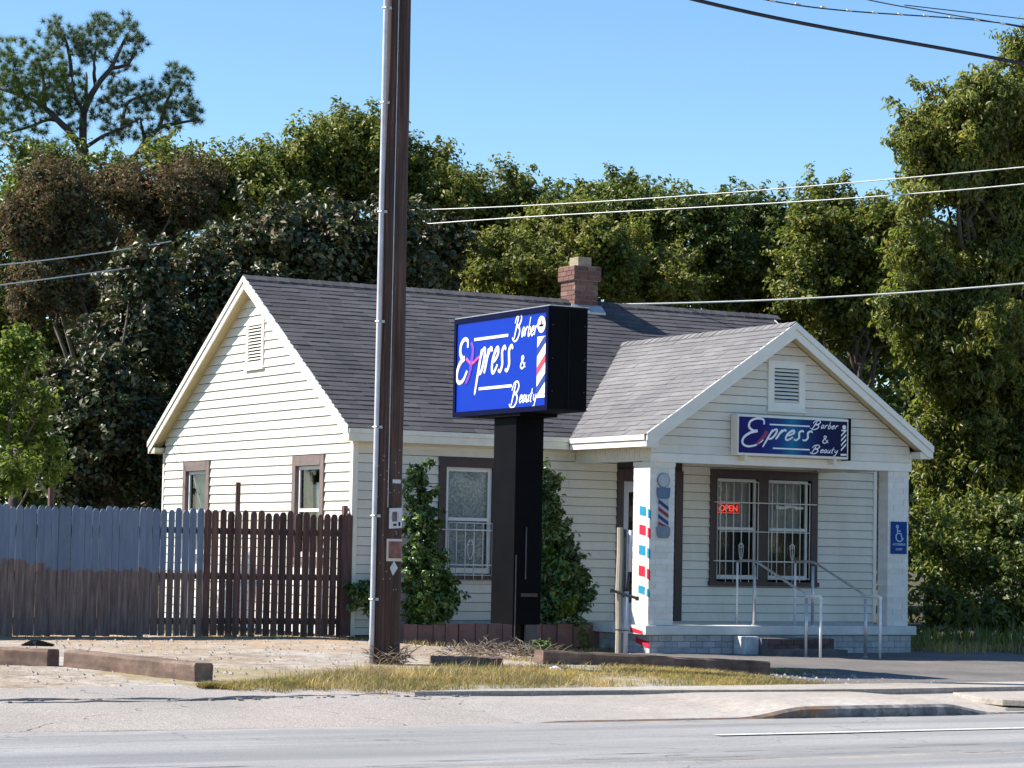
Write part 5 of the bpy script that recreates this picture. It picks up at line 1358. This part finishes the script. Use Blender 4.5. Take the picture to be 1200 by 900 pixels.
def tree(name, label, px_lobes, y, leafmat, barkmat, base_px, seed, n_clumps, per, leaf, group='trees behind the house', trunk_r=.16, depth=1.0, dy=None, twigs=0, **kw):
    """px_lobes: photo-space outline of each crown lobe, turned into real ellipsoids standing at depth plane y"""
    rng = random.Random(seed); lobes = []
    for (u, v, ru, rv) in px_lobes:
        yy = y + rng.uniform(-.5, .5)
        c = aty(u, v, yy); e1 = aty(u+ru, v, yy); s = (c-CAMP).dot(FWD)/FPX
        rx = ru*s; rz = rv*s
        n_sub = 4+int(4*rx*rz)
        lobes.append((np.array(c), np.array((rx*.62, rx*depth*.62, rz*.62))))
        for j in range(min(n_sub, 16)):
            dv = np.array([rng.gauss(0, 1) for _ in range(3)]); dv /= np.linalg.norm(dv); q = rng.uniform(.5, 1.0); f = rng.uniform(.16, .42)
            lobes.append((np.array(c)+dv*np.array((rx, rx*depth, rz))*q, np.array((rx*f, rx*f, (rx+rz)*.5*f*.85))))
    bz_ = -.35; b = aty(base_px, 600, y); root = thing(name, label, 'tree', (b.x, b.y, bz_), group)
    o, cc = foliage('crown', lobes, n_clumps, per, leaf, leafmat, root, seed, **kw)
    g = MB(); top = Vector(np.mean([l[0] for l in lobes], axis=0))
    fork = Vector((b.x, b.y, bz_+(top.z-bz_)*.45)); limb(g, (b.x, b.y, bz_-.2), fork, trunk_r, trunk_r*.72, seed, 6, .05)
    for i, l in enumerate(lobes):
        if l[1][0] < .55 and i % 5: continue
        pts = limb(g, fork.lerp(top, rng.uniform(0, .6)), Vector(l[0])+Vector((0, 0, l[1][2]*.1)), trunk_r*.32, .012, seed+i, 7, .2)
        for j in range(3+twigs):
            p = pts[rng.randint(3, 7)]; dv = Vector((rng.uniform(-1, 1)*l[1][0], rng.uniform(-1, 1)*l[1][1], rng.uniform(-.3, 1)*l[1][2]))*.8
            limb(g, p, p+dv, .03, .008, seed+i*7+j, 4, .25)
    g.build('trunk', barkmat, root, smooth=True)
    return root
M['bark'] = simple('grey_brown_bark', (.09, .07, .055), .95, .3, 6, .5); M['bark_pale'] = simple('pale_dead_wood', (.15, .125, .10), .95, .3, 6, .4); M['bark_pine'] = simple('pine_bark', (.055, .042, .04), .95, .3, 6, .5)
M['leaf_magnolia'] = leaf_mat('glossy_dark_leaves', [(.026, .040, .014), (.042, .060, .018), (.08, .095, .035), (.20, .20, .12), (.03, .045, .014), (.16, .08, .04)], rough=.42, trans=.12, spec=.35, tint=(.1, .16, .02))  # palest leaf tone stands in for glints on the foliage
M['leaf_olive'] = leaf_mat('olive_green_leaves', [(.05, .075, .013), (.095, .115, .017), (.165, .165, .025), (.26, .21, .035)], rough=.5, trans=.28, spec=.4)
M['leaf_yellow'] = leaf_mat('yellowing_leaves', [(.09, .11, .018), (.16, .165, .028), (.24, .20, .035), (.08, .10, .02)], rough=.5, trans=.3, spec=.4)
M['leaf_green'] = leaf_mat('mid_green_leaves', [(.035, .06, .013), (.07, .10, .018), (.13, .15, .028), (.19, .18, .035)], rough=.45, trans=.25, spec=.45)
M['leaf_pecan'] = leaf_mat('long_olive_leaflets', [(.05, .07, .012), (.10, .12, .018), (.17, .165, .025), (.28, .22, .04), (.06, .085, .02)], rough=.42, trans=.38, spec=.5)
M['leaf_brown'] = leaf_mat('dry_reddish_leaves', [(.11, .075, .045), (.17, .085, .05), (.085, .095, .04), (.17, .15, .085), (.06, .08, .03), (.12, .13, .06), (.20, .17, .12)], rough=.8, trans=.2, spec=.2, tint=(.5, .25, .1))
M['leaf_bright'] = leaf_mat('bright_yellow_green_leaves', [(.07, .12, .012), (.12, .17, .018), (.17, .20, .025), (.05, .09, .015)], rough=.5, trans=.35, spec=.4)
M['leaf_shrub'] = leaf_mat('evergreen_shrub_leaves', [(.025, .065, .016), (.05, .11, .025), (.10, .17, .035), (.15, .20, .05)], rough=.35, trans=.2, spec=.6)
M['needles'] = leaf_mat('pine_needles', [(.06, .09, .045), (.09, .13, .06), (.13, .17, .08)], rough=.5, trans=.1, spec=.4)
M['needles_yellow'] = leaf_mat('yellow_green_pine_needles', [(.10, .15, .025), (.14, .19, .035), (.07, .11, .025)], rough=.5, trans=.12, spec=.4)  # yellower needles for the left tufts

# dense wood far behind, reads as one mass
lobes = []
rng = random.Random(77)
for u in range(-140, 1400, 62):
    for v, s_ in ((640, 60), (585, 60), (500, 60), (425, 55), (350, 42)):
        if v == 350 and not (-200 < u < 1400): continue
        yy = 26+rng.uniform(-2, 2); c = aty(u+rng.uniform(-20, 20), v+rng.uniform(-14, 14), yy); s = (c-CAMP).dot(FWD)/FPX; lobes.append((np.array(c), np.array((s_*s, s_*s*.6, s_*s))))
o, _ = foliage('distant_woods', lobes, 5200, 26, .24, M['leaf_green'], None, 5, clump_r=(.5, .95))
tag(o, 'dark far woodland filling in behind the nearer trees', 'woods', kind='stuff')

lobes = []  # unseen trees added to darken window reflections and block horizon glare
for k in range(34):
    x = -125+k*6.6; lobes.append((np.array((x, -88+rng.uniform(-3, 3), 3.2+rng.uniform(-.6, .8))), np.array((5.2, 4.0, 4.6+rng.uniform(-1, 2.2)))))
o, _ = foliage('added_woods_behind_camera', lobes, 2600, 12, .75, M['leaf_green'], None, 6, clump_r=(1.0, 1.9))
tag(o, 'added tree line behind the viewer, darkens glass reflections and blocks horizon glare', 'woods', kind='stuff')

# --- pine, top left: limbs first, needle tufts round the tips
pn = aty(97, 600, 22); pine = thing('pine_tree', 'tall open pine with dark forking limbs at the top left of the photo', 'tree', (pn.x, pn.y, -.35), 'trees behind the house')
Pq = lambda u, v, dy=0: aty(u, v, 22+dy)
g = MB()
limbs = [[(97,640),(96,400),(97,175)], [(97,175),(98,133),(112,103),(130,80),(143,53),(150,38)], [(97,175),(80,152),(53,127),(25,112),(-20,100)], [(80,152),(60,140),(30,150),(-10,160)], [(97,175),(120,160),(143,150),(165,138)],
         [(125,640),(130,400),(133,203)], [(133,203),(152,190),(170,167),(187,150),(210,144),(235,140)], [(152,190),(175,192),(192,186)], [(112,103),(111,80),(112,55)], [(101,115),(101,85)], [(84,90),(80,60),(75,40)], [(98,133),(88,110),(84,90)], [(143,150),(150,120),(180,110)], [(187,150),(195,120),(205,100)], [(130,80),(150,75),(160,60)], [(53,127),(50,90),(45,70)], [(25,112),(15,80)], [(170,167),(165,140)]]
for i, L_i in enumerate(limbs):
    pts = [Pq(u, v, math.sin(i*2.1+j)*.5*(j > 0)) for j, (u, v) in enumerate(L_i)]
    sm_ = catmull([(p.x, p.z) for p in pts], 5); ys_ = np.interp(np.linspace(0, 1, len(sm_)), np.linspace(0, 1, len(pts)), [p.y for p in pts])
    r0 = {0: .24, 5: .2}.get(i, .095 if i in (1, 2, 6) else .05); r1 = {0: .14, 5: .12}.get(i, .02)
    g.tube([Vector((a, float(y_), b)) for (a, b), y_ in zip(sm_, ys_)], [r0+(r1-r0)*k/(len(sm_)-1) for k in range(len(sm_))], 7)
g.build('trunk', M['bark_pine'], pine, smooth=True)
tufts_a = [(60,40,12),(70,32,10),(85,38,10),(75,50,14),(65,58,10),(90,52,8),(115,30,9),(123,24,7),(135,35,9),(150,28,9),(157,40,8),(160,55,10),(152,68,12),(140,78,10),(122,48,9),(108,42,8),(98,55,8),(105,66,8),(118,62,8),(88,75,10),(128,98,9),(140,105,10),(150,110,10),(160,118,10),(172,112,12),(183,105,11),(193,118,12),(200,100,10),(205,88,9),(214,93,9),(212,108,9),(200,130,9),(190,135,10),(180,125,10),(165,130,12),(150,138,10),(132,118,9),(120,130,9),(225,126,9),(232,136,7),(218,128,7),(205,148,7),(182,158,8),(168,160,8),(190,182,8),(175,184,7),(150,155,9),(130,160,9),(118,140,10),(60,160,12),(30,165,12),(5,170,12),(90,150,9),(75,128,9)]
tufts_b = [(-8,75,20),(5,92,20),(28,92,20),(48,84,16),(14,112,18),(40,108,16),(62,104,14),(-6,120,18),(60,128,12),(25,132,12),(78,125,10),(95,120,9),(0,62,14),(15,60,12),(30,66,14),(8,78,16),(25,84,16),(42,78,14),(58,72,12),(0,100,16),(20,104,16),(40,98,14),(58,92,14),(72,96,12),(85,95,10),(88,110,11),(70,112,12),(50,115,13),(30,122,13),(8,124,14),(68,80,12),(20,140,12),(45,140,11),(0,145,12)]
for nm, tl_, mt, sd in (('needles', tufts_a, 'needles', 31), ('needles', tufts_b, 'needles_yellow', 32)):
    rg = np.random.default_rng(sd); Cs = []
    for (u, v, r) in tl_:
        for k in range(13):
            a = rg.uniform(0, 6.28); q = rg.uniform(0, 1)**.5*r*1.45
            Cs.append(np.array(Pq(u+q*math.cos(a), v+q*math.sin(a), rg.uniform(-.45, .45))))
    Cs = np.array(Cs); k = 80; ii = np.repeat(np.arange(len(Cs)), k)
    d = rg.normal(size=(len(ii), 3)); d[:, 2] += .5; d /= np.linalg.norm(d, axis=1, keepdims=True); ln = rg.uniform(.09, .19, (len(ii), 1))
    sd_ = np.cross(d, rg.normal(size=d.shape)); sd_ /= np.linalg.norm(sd_, axis=1, keepdims=True)
    A = Cs[ii]; V = np.stack([A-sd_*.0045, A+sd_*.0045, A+d*ln+sd_*.002], 1).reshape(-1, 3); T = np.arange(len(V)).reshape(-1, 3)
    big_mesh('needle_crown', V, T, M[mt], pine)

# --- the broad row of trees, left to right
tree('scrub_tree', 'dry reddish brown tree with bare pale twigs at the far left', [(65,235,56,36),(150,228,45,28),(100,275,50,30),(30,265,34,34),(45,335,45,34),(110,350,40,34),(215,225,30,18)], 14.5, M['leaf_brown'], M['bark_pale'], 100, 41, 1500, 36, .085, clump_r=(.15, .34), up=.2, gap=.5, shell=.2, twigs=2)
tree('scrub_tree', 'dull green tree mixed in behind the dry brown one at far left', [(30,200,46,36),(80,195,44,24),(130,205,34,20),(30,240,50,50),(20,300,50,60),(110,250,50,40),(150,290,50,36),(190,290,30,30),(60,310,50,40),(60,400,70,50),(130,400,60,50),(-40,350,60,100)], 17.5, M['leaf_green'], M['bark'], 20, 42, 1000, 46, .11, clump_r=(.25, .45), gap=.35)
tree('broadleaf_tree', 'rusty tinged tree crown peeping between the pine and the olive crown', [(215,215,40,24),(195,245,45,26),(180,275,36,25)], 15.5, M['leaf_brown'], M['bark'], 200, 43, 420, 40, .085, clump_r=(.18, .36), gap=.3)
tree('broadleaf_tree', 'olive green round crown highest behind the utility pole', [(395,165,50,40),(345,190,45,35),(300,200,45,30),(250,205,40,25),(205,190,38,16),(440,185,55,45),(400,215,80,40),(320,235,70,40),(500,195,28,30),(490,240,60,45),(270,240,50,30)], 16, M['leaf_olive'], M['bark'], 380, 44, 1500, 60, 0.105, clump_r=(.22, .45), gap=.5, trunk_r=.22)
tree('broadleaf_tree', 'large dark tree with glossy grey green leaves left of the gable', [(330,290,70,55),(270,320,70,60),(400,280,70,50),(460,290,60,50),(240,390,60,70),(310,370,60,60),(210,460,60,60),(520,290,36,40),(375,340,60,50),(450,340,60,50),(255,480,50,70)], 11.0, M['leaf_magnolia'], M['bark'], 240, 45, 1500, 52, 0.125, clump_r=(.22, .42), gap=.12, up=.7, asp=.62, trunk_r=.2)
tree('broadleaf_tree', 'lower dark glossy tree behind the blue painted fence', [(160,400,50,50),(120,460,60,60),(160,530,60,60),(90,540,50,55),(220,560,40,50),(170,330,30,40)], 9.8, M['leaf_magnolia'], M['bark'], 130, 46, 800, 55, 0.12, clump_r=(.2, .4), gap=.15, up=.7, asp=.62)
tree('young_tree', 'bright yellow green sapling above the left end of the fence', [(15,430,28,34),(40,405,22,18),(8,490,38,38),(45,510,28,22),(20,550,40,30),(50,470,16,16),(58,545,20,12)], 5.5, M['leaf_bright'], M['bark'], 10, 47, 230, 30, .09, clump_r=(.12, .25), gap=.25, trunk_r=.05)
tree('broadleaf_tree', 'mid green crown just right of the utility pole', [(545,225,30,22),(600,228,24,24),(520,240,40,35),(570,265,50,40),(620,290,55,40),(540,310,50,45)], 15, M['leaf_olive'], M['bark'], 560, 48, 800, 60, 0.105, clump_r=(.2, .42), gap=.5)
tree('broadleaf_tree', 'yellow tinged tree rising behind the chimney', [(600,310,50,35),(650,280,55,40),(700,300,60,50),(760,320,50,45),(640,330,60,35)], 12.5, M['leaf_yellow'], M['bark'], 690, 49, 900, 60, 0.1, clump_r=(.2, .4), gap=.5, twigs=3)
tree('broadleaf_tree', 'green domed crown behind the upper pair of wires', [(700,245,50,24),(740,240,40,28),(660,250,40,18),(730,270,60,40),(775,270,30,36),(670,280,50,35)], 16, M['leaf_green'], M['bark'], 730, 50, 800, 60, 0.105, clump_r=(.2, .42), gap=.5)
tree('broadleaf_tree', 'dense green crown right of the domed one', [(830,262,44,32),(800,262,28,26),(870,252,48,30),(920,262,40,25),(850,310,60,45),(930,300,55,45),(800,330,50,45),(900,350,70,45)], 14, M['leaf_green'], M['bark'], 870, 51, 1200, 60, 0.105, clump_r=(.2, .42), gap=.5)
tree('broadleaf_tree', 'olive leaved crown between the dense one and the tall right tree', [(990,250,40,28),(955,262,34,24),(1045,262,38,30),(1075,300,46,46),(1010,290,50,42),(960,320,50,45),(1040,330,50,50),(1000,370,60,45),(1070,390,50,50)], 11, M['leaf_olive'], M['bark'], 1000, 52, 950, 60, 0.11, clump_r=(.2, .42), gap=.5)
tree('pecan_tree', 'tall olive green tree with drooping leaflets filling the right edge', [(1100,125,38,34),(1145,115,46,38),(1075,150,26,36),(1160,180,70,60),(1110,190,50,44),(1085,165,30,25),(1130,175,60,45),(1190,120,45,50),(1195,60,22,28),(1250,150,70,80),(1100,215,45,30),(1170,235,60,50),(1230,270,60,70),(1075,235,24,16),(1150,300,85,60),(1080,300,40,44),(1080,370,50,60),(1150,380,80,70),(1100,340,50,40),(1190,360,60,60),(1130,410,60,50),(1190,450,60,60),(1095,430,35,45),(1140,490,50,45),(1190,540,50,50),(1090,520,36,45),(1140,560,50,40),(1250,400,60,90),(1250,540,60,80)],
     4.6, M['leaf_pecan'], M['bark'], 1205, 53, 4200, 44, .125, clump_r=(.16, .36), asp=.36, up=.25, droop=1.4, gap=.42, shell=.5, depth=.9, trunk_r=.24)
tree('understory_bush', 'dark shaded undergrowth below the tall right tree', [(1090,620,26,40),(1120,660,45,50),(1170,620,50,50),(1095,710,30,40),(1150,720,50,40),(1200,690,50,60),(1240,640,50,90)], 2.4, M['leaf_green'], M['bark'], 1150, 54, 620, 40, .10, clump_r=(.14, .32), gap=.3, trunk_r=.05)

# --- clipped evergreen shrubs by the wall
def shrub(label, lobes, seed, n, base, leaf=.085, mat='leaf_shrub', per=30, name='evergreen_shrub', group='shrubs along the front wall'):
    L2 = []
    for (x, y, z, rx, ry, rz) in lobes: L2.append((np.array((x, y, z)), np.array((rx, ry, rz))))
    t = thing(name, label, 'shrub', base, group)
    foliage('foliage', L2, n, per, leaf, M[mat], t, seed, clump_r=(.06, .17), asp=.5, up=.6, shell=.45)
    g = MB(); rr = random.Random(seed)
    for l in lobes:
        for k in range(3): limb(g, base, Vector((l[0]+rr.uniform(-.5, .5)*l[3], l[1]+rr.uniform(-.5, .5)*l[4], l[2]+l[5]*.6)), .018, .004, seed+k, 6, .1)
    g.build('stems', M['bark'], t); return t
def col_lobes(pix, y):
    out = []
    for (u, v, ru, rv) in pix:
        c = aty(u, v, y); s = (c-CAMP).dot(FWD)/FPX; out.append((c.x, c.y, c.z, ru*s*.72, min(.30, ru*s*.7), rv*s*.9))
    return out
shrub('tapering evergreen shrub between the utility pole and the lace window', col_lobes([(487,560,9,20),(494,590,14,22),(494,625,18,28),(498,660,28,32),(505,695,30,30),(500,715,26,18),(525,705,12,18)], -.42), 61, 330, (1.05, -.42, -.08))
shrub('evergreen shrub just right of the black sign post', col_lobes([(640,560,7,18),(645,595,13,24),(650,630,20,26),(655,665,28,30),(665,695,28,25),(650,715,28,18)], -.42), 62, 330, (2.85, -.42, -.08))
shrub('small round green bush left of the utility pole at the house corner', col_lobes([(424,698,9,10),(432,700,9,12)], -.30), 63, 26, (.25, -.30, -.2))
shrub('little pale seedling beside the planter blocks', col_lobes([(684,745,5,9)], -1.0), 64, 7, (3.0, -1.0, -.31), leaf=.06, mat='leaf_bright', per=8, name='seedling', group=None)
# sunlit leaves on the right shrub, put in as a brighter leaf colour
tt = thing('sunlit_leaf_sprig', 'brighter leaf sprig standing for sunlit leaves low on the right shrub', 'sprig', (2.95, -.75, .25))
foliage('leaves', [(np.array(aty(663, 712, -.80)), np.array((.09, .05, .08)))], 9, 12, .09, M['leaf_bright'], tt, 65, clump_r=(.05, .1), up=.8)

# --- grasses -------------------------------------------------------
def blades(name, pts, h, w, mat, seed, label, cat, lean=.5, curl=.0, parent=None):
    rg = np.random.default_rng(seed); P_ = np.array(pts); n = len(P_)
    a = rg.uniform(0, 6.283, n); hh = h*rg.uniform(.45, 1.3, (n, 1)); d = np.stack([np.cos(a), np.sin(a), np.zeros(n)], 1)
    ln = d*rg.uniform(0, lean, (n, 1))*hh; s = np.stack([-np.sin(a), np.cos(a), np.zeros(n)], 1)*w*rg.uniform(.6, 1.3, (n, 1))
    up_ = np.array([[0, 0, 1.]])
    V = np.empty((n, 5, 3)); V[:, 0] = P_-s; V[:, 1] = P_+s; V[:, 2] = P_+ln*.4+up_*hh*.6+s*.7; V[:, 3] = P_+ln*.4+up_*hh*.6-s*.7; V[:, 4] = P_+ln*1.1+up_*hh*(1-.25*rg.uniform(0, 1, (n, 1)))
    V = V.reshape(-1, 3); b = np.arange(n)*5
    T = np.concatenate([np.stack([b, b+1, b+2], 1), np.stack([b, b+2, b+3], 1), np.stack([b+3, b+2, b+4], 1)])
    o = big_mesh(name, V, T, mat, parent)
    if parent is None: tag(o, label, cat, kind='stuff')
    return o
M['dry_grass'] = leaf_mat('dry_yellow_grass', [(.38, .29, .11), (.30, .24, .08), (.46, .35, .16), (.20, .19, .05), (.34, .22, .11)], rough=.7, trans=.25, spec=.2, tint=(.6, .5, .15))
M['seed_grass'] = leaf_mat('pale_seed_heads', [(.50, .42, .24), (.42, .32, .16), (.34, .22, .12)], rough=.8, trans=.25, spec=.1, tint=(.6, .5, .2))
M['green_grass'] = leaf_mat('greenish_grass', [(.17, .16, .05), (.28, .23, .08), (.38, .28, .12)], rough=.7, trans=.25, spec=.2)
def scatter(n, x0, x1, ylo, yhi, seed, dens=None):
    rg = np.random.default_rng(seed); x = rg.uniform(x0, x1, n); lo = np.array([ylo(a) for a in x]); hi = np.array([yhi(a) for a in x]); t = rg.uniform(0, 1, n); y = lo+(hi-lo)*t
    # clumpy density
    k = (wav(x, y, 6, seed) + wav(x, y, 2.5, seed+3)*.8 + rg.uniform(-.7, .7, n)) > (-.25 if dens is None else dens)
    e = np.minimum(t, 1-t)+.12*wav(x*1.7, y, 3, seed+9); k &= rg.uniform(0, 1, n) < np.clip(e*5, .04, 1)
    x, y = x[k], y[k]; s = smn(-1, 2.5, x); z = np.interp(y, *ZL)*(1-s)+np.interp(y, *ZR)*s
    return np.stack([x, y, z-.005], 1)
_yl = lambda x: float(np.interp(x, [-5.9, -5.2, -4.2, -3.2, -2, -.8, .2], [-9.3, -9.72, -9.9, -9.78, -9.72, -9.66, -9.6]))
ylo = lambda x: _yl(x) + .16*math.sin(x*5.3)*math.sin(x*1.9+1) + .07*math.sin(x*17)
yhi = lambda x: float(np.interp(x, [-5.9, -5.2, -4.4, -3.3, -2.4, -1, .9], [-9.1, -8.7, -8.0, -7.2, -6.95, -6.95, -7.0]))
blades('grass', scatter(90000, -5.9, .9, ylo, yhi, 71, .05), .060, .0034, M['dry_grass'], 71, 'strip of dry yellow grass between the shoulder and the timbers', 'grass', lean=2.2)
blades('grass', scatter(26000, -5.6, .2, ylo, lambda x: yhi(x)-.3, 72, .45), .075, .0034, M['green_grass'], 72, 'greener tufts among the dry roadside grass', 'grass', lean=1.6)
blades('grass', scatter(3500, -8.5, 0.3, lambda x: -.75, lambda x: -.06, 73, .35), .07, .004, M['dry_grass'], 73, 'sparse dry weeds along the foot of the fence', 'weeds', lean=1)
blades('grass', scatter(3200, .3, 3.5, lambda x: -1.35, lambda x: -.75, 74, .2), .07, .004, M['dry_grass'], 74, 'thin straw in front of the brown edging blocks', 'weeds', lean=1)
blades('grass', scatter(5000, -1.0, 3.0, lambda x: -6.6, lambda x: -5.6, 75, .15), .05, .004, M['dry_grass'], 75, 'dry straw on the bare ground behind the long timber', 'weeds', lean=1.3)
blades('grass', scatter(5000, 8.0, 13, lambda x: -2.6, lambda x: -.6, 76, .2), .16, .006, M['dry_grass'], 76, 'pale dry grass at the foot of the right hand trees', 'grass', lean=.7)
blades('grass', scatter(3000, 8.2, 13, lambda x: -1.2, lambda x: 1.4, 77, .1), .32, .012, M['leaf_green'], 77, 'dark tall weeds below the right hand trees', 'weeds', lean=.4)
for j, (u, v0_, v1_) in enumerate(((1122, 757, 706), (1136, 755, 698), (1110, 757, 716), (1141, 757, 712))):
    b = aty(u, v0_, -.4); tp = aty(u+3, v1_, -.4); t = thing('tall_weed', ['tall pale seeding weed stalk by the right hand undergrowth', 'tallest pale weed stalk by the right hand undergrowth', 'short weed stalk nearest the porch corner', 'thin weed stalk at the right of the weed clump'][j], 'weed', b, 'tall weeds right of the porch')
    g = MB(); limb(g, b, tp, .006, .003, j, 5, .05); g.build('stem', M['bark_pale'], t)
    foliage('leaves', [(np.array((b.lerp(tp, q))), np.array((.035, .035, .10))) for q in (.5, .75, .95)], 22, 7, .05, M['leaf_yellow'], t, 80+j, clump_r=(.02, .05), asp=.3, up=.1, droop=2)

blades('grass', scatter(9000, -4.9, -1.8, ylo, lambda x: yhi(x)+.25, 78, .3), .13, .003, M['seed_grass'], 78, 'taller bleached seed stalks round the foot of the utility pole', 'grass', lean=1.3)
# --- dead brush heap at the sign base, weeds at the pole foot
M['twig'] = simple('dead_twigs', (.20, .15, .11), .95, .3, 9)
def brush(label, cx_, cy_, rx, ry, h, n, seed, name='brush_heap'):
    rr = random.Random(seed); g = MB()
    for i in range(n):
        a = rr.uniform(0, 6.28); q = rr.uniform(0, 1)**.5; x = cx_+rx*q*math.cos(a); y = cy_+ry*q*math.sin(a); z = gz(x, y)+rr.uniform(0, h)*(1-q*.6)
        b = rr.uniform(0, 6.28); L = rr.uniform(.08, .24); dz = rr.uniform(-.2, .7)*L
        g.tube([(x, y, z), (x+math.cos(b)*L*.5, y+math.sin(b)*L*.5, z+dz*.5+.02), (x+math.cos(b+.3)*L, y+math.sin(b+.3)*L, z+dz)], [.005, .004, .002], 4)
    o = g.build(name, M['twig'], None); tag(o, label, 'brush', kind='stuff'); return o
q = gnd(590, 770); brush('heap of dead twigs and clippings at the foot of the black sign post', q.x-.0, q.y+.0, .75, .5, .18, 300, 91)
brush('dry tangled stems round the foot of the utility pole', PXp+.02, PYp-.12, .22, .16, .22, 110, 92)
foliage_root = thing('weed_patch', 'small green weeds growing out of the brush heap by the sign post', 'weed', (q.x+.4, q.y-.1, gz(q.x, q.y)))
foliage('leaves', [(np.array((q.x+.45, q.y-.15, gz(q.x, q.y)+.09)), np.array((.16, .12, .08)))], 16, 10, .06, M['leaf_shrub'], foliage_root, 93, clump_r=(.04, .08), up=.8)

# --- litter, stones
M['litter'] = simple('white_litter', (.74, .74, .74), .7, .1, 12); M['stone'] = island('pale_stones', [(.36, .31, .26), (.48, .43, .37), (.28, .24, .2), (.42, .36, .3)], .95, 12, .3, .4)
def lump(name, label, cat, p, r, hz_, mat, seed, group=None):
    rr = random.Random(seed); bm = MB(); n = 10; V = [(p[0], p[1], p[2]+hz_)]; F_ = []
    for lvl, (q, zz) in enumerate(((.55, .8), (1, .25), (.9, -.1))):
        for k in range(n): a = 2*math.pi*k/n; s = q*r*rr.uniform(.7, 1.25); V.append((p[0]+s*math.cos(a)*1.4, p[1]+s*math.sin(a), p[2]+hz_*zz*rr.uniform(.7, 1.2)))
    for k in range(n): F_.append((0, 1+k, 1+(k+1) % n))
    for l in range(2):
        for k in range(n): F_.append((1+l*n+k, 1+(l+1)*n+k, 1+(l+1)*n+(k+1) % n, 1+l*n+(k+1) % n))
    bm.add(V, F_); o = bm.build(name, M[mat], None, loc=p); tag(o, label, cat, group); return o
lump('paper_litter', 'larger crumpled white paper on the grass below the sign post', 'litter', gnd(650, 786), .07, .05, 'litter', 1, 'white litter on the grass strip')
lump('paper_litter', 'flatter white scrap on the grass right of the crumpled paper', 'litter', gnd(668, 791), .06, .025, 'litter', 2, 'white litter on the grass strip')
lump('paper_litter', 'small white scrap at the right of the litter in the grass', 'litter', gnd(682, 792), .04, .02, 'litter', 3, 'white litter on the grass strip')
lump('black_bag', 'black crumpled plastic behind the left timber by the fence', 'bag', gnd(43, 757), .14, .07, 'black_paint', 4)
g = MB(); rr = random.Random(55)
for i in range(2600):
    x = rr.uniform(-9, 3.2); y = rr.uniform(-9.2, -.6); s = rr.choice((.006, .007, .009, .012, .016, .026)); z = gz(x, y)
    g.add([(x-s, y, z), (x, y-s, z), (x+s*1.2, y, z), (x, y+s, z), (x, y, z+s*.9)], [(0, 1, 4), (1, 2, 4), (2, 3, 4), (3, 0, 4)])
o = g.build('pebbles', M['stone']); tag(o, 'loose pebbles strewn over the dirt yard', 'pebbles', kind='stuff')
g = MB()
for i, (u, v) in enumerate(((950, 834), (975, 833.5), (1000, 834.5), (935, 835), (1018, 834), (966, 835.5), (1045, 835))):
    p = gnd(u, v+1); s = .03+.012*(i % 3); g.add([(p.x-s*1.6, p.y, -.468), (p.x, p.y-s, -.468), (p.x+s*1.8, p.y, -.468), (p.x, p.y+s, -.468), (p.x, p.y, -.468+s)], [(0, 1, 4), (1, 2, 4), (2, 3, 4), (3, 0, 4)])
o = g.build('kerb_rubble', M['stone']); tag(o, 'crumbled concrete bits in the gutter below the kerb', 'rubble', kind='stuff')
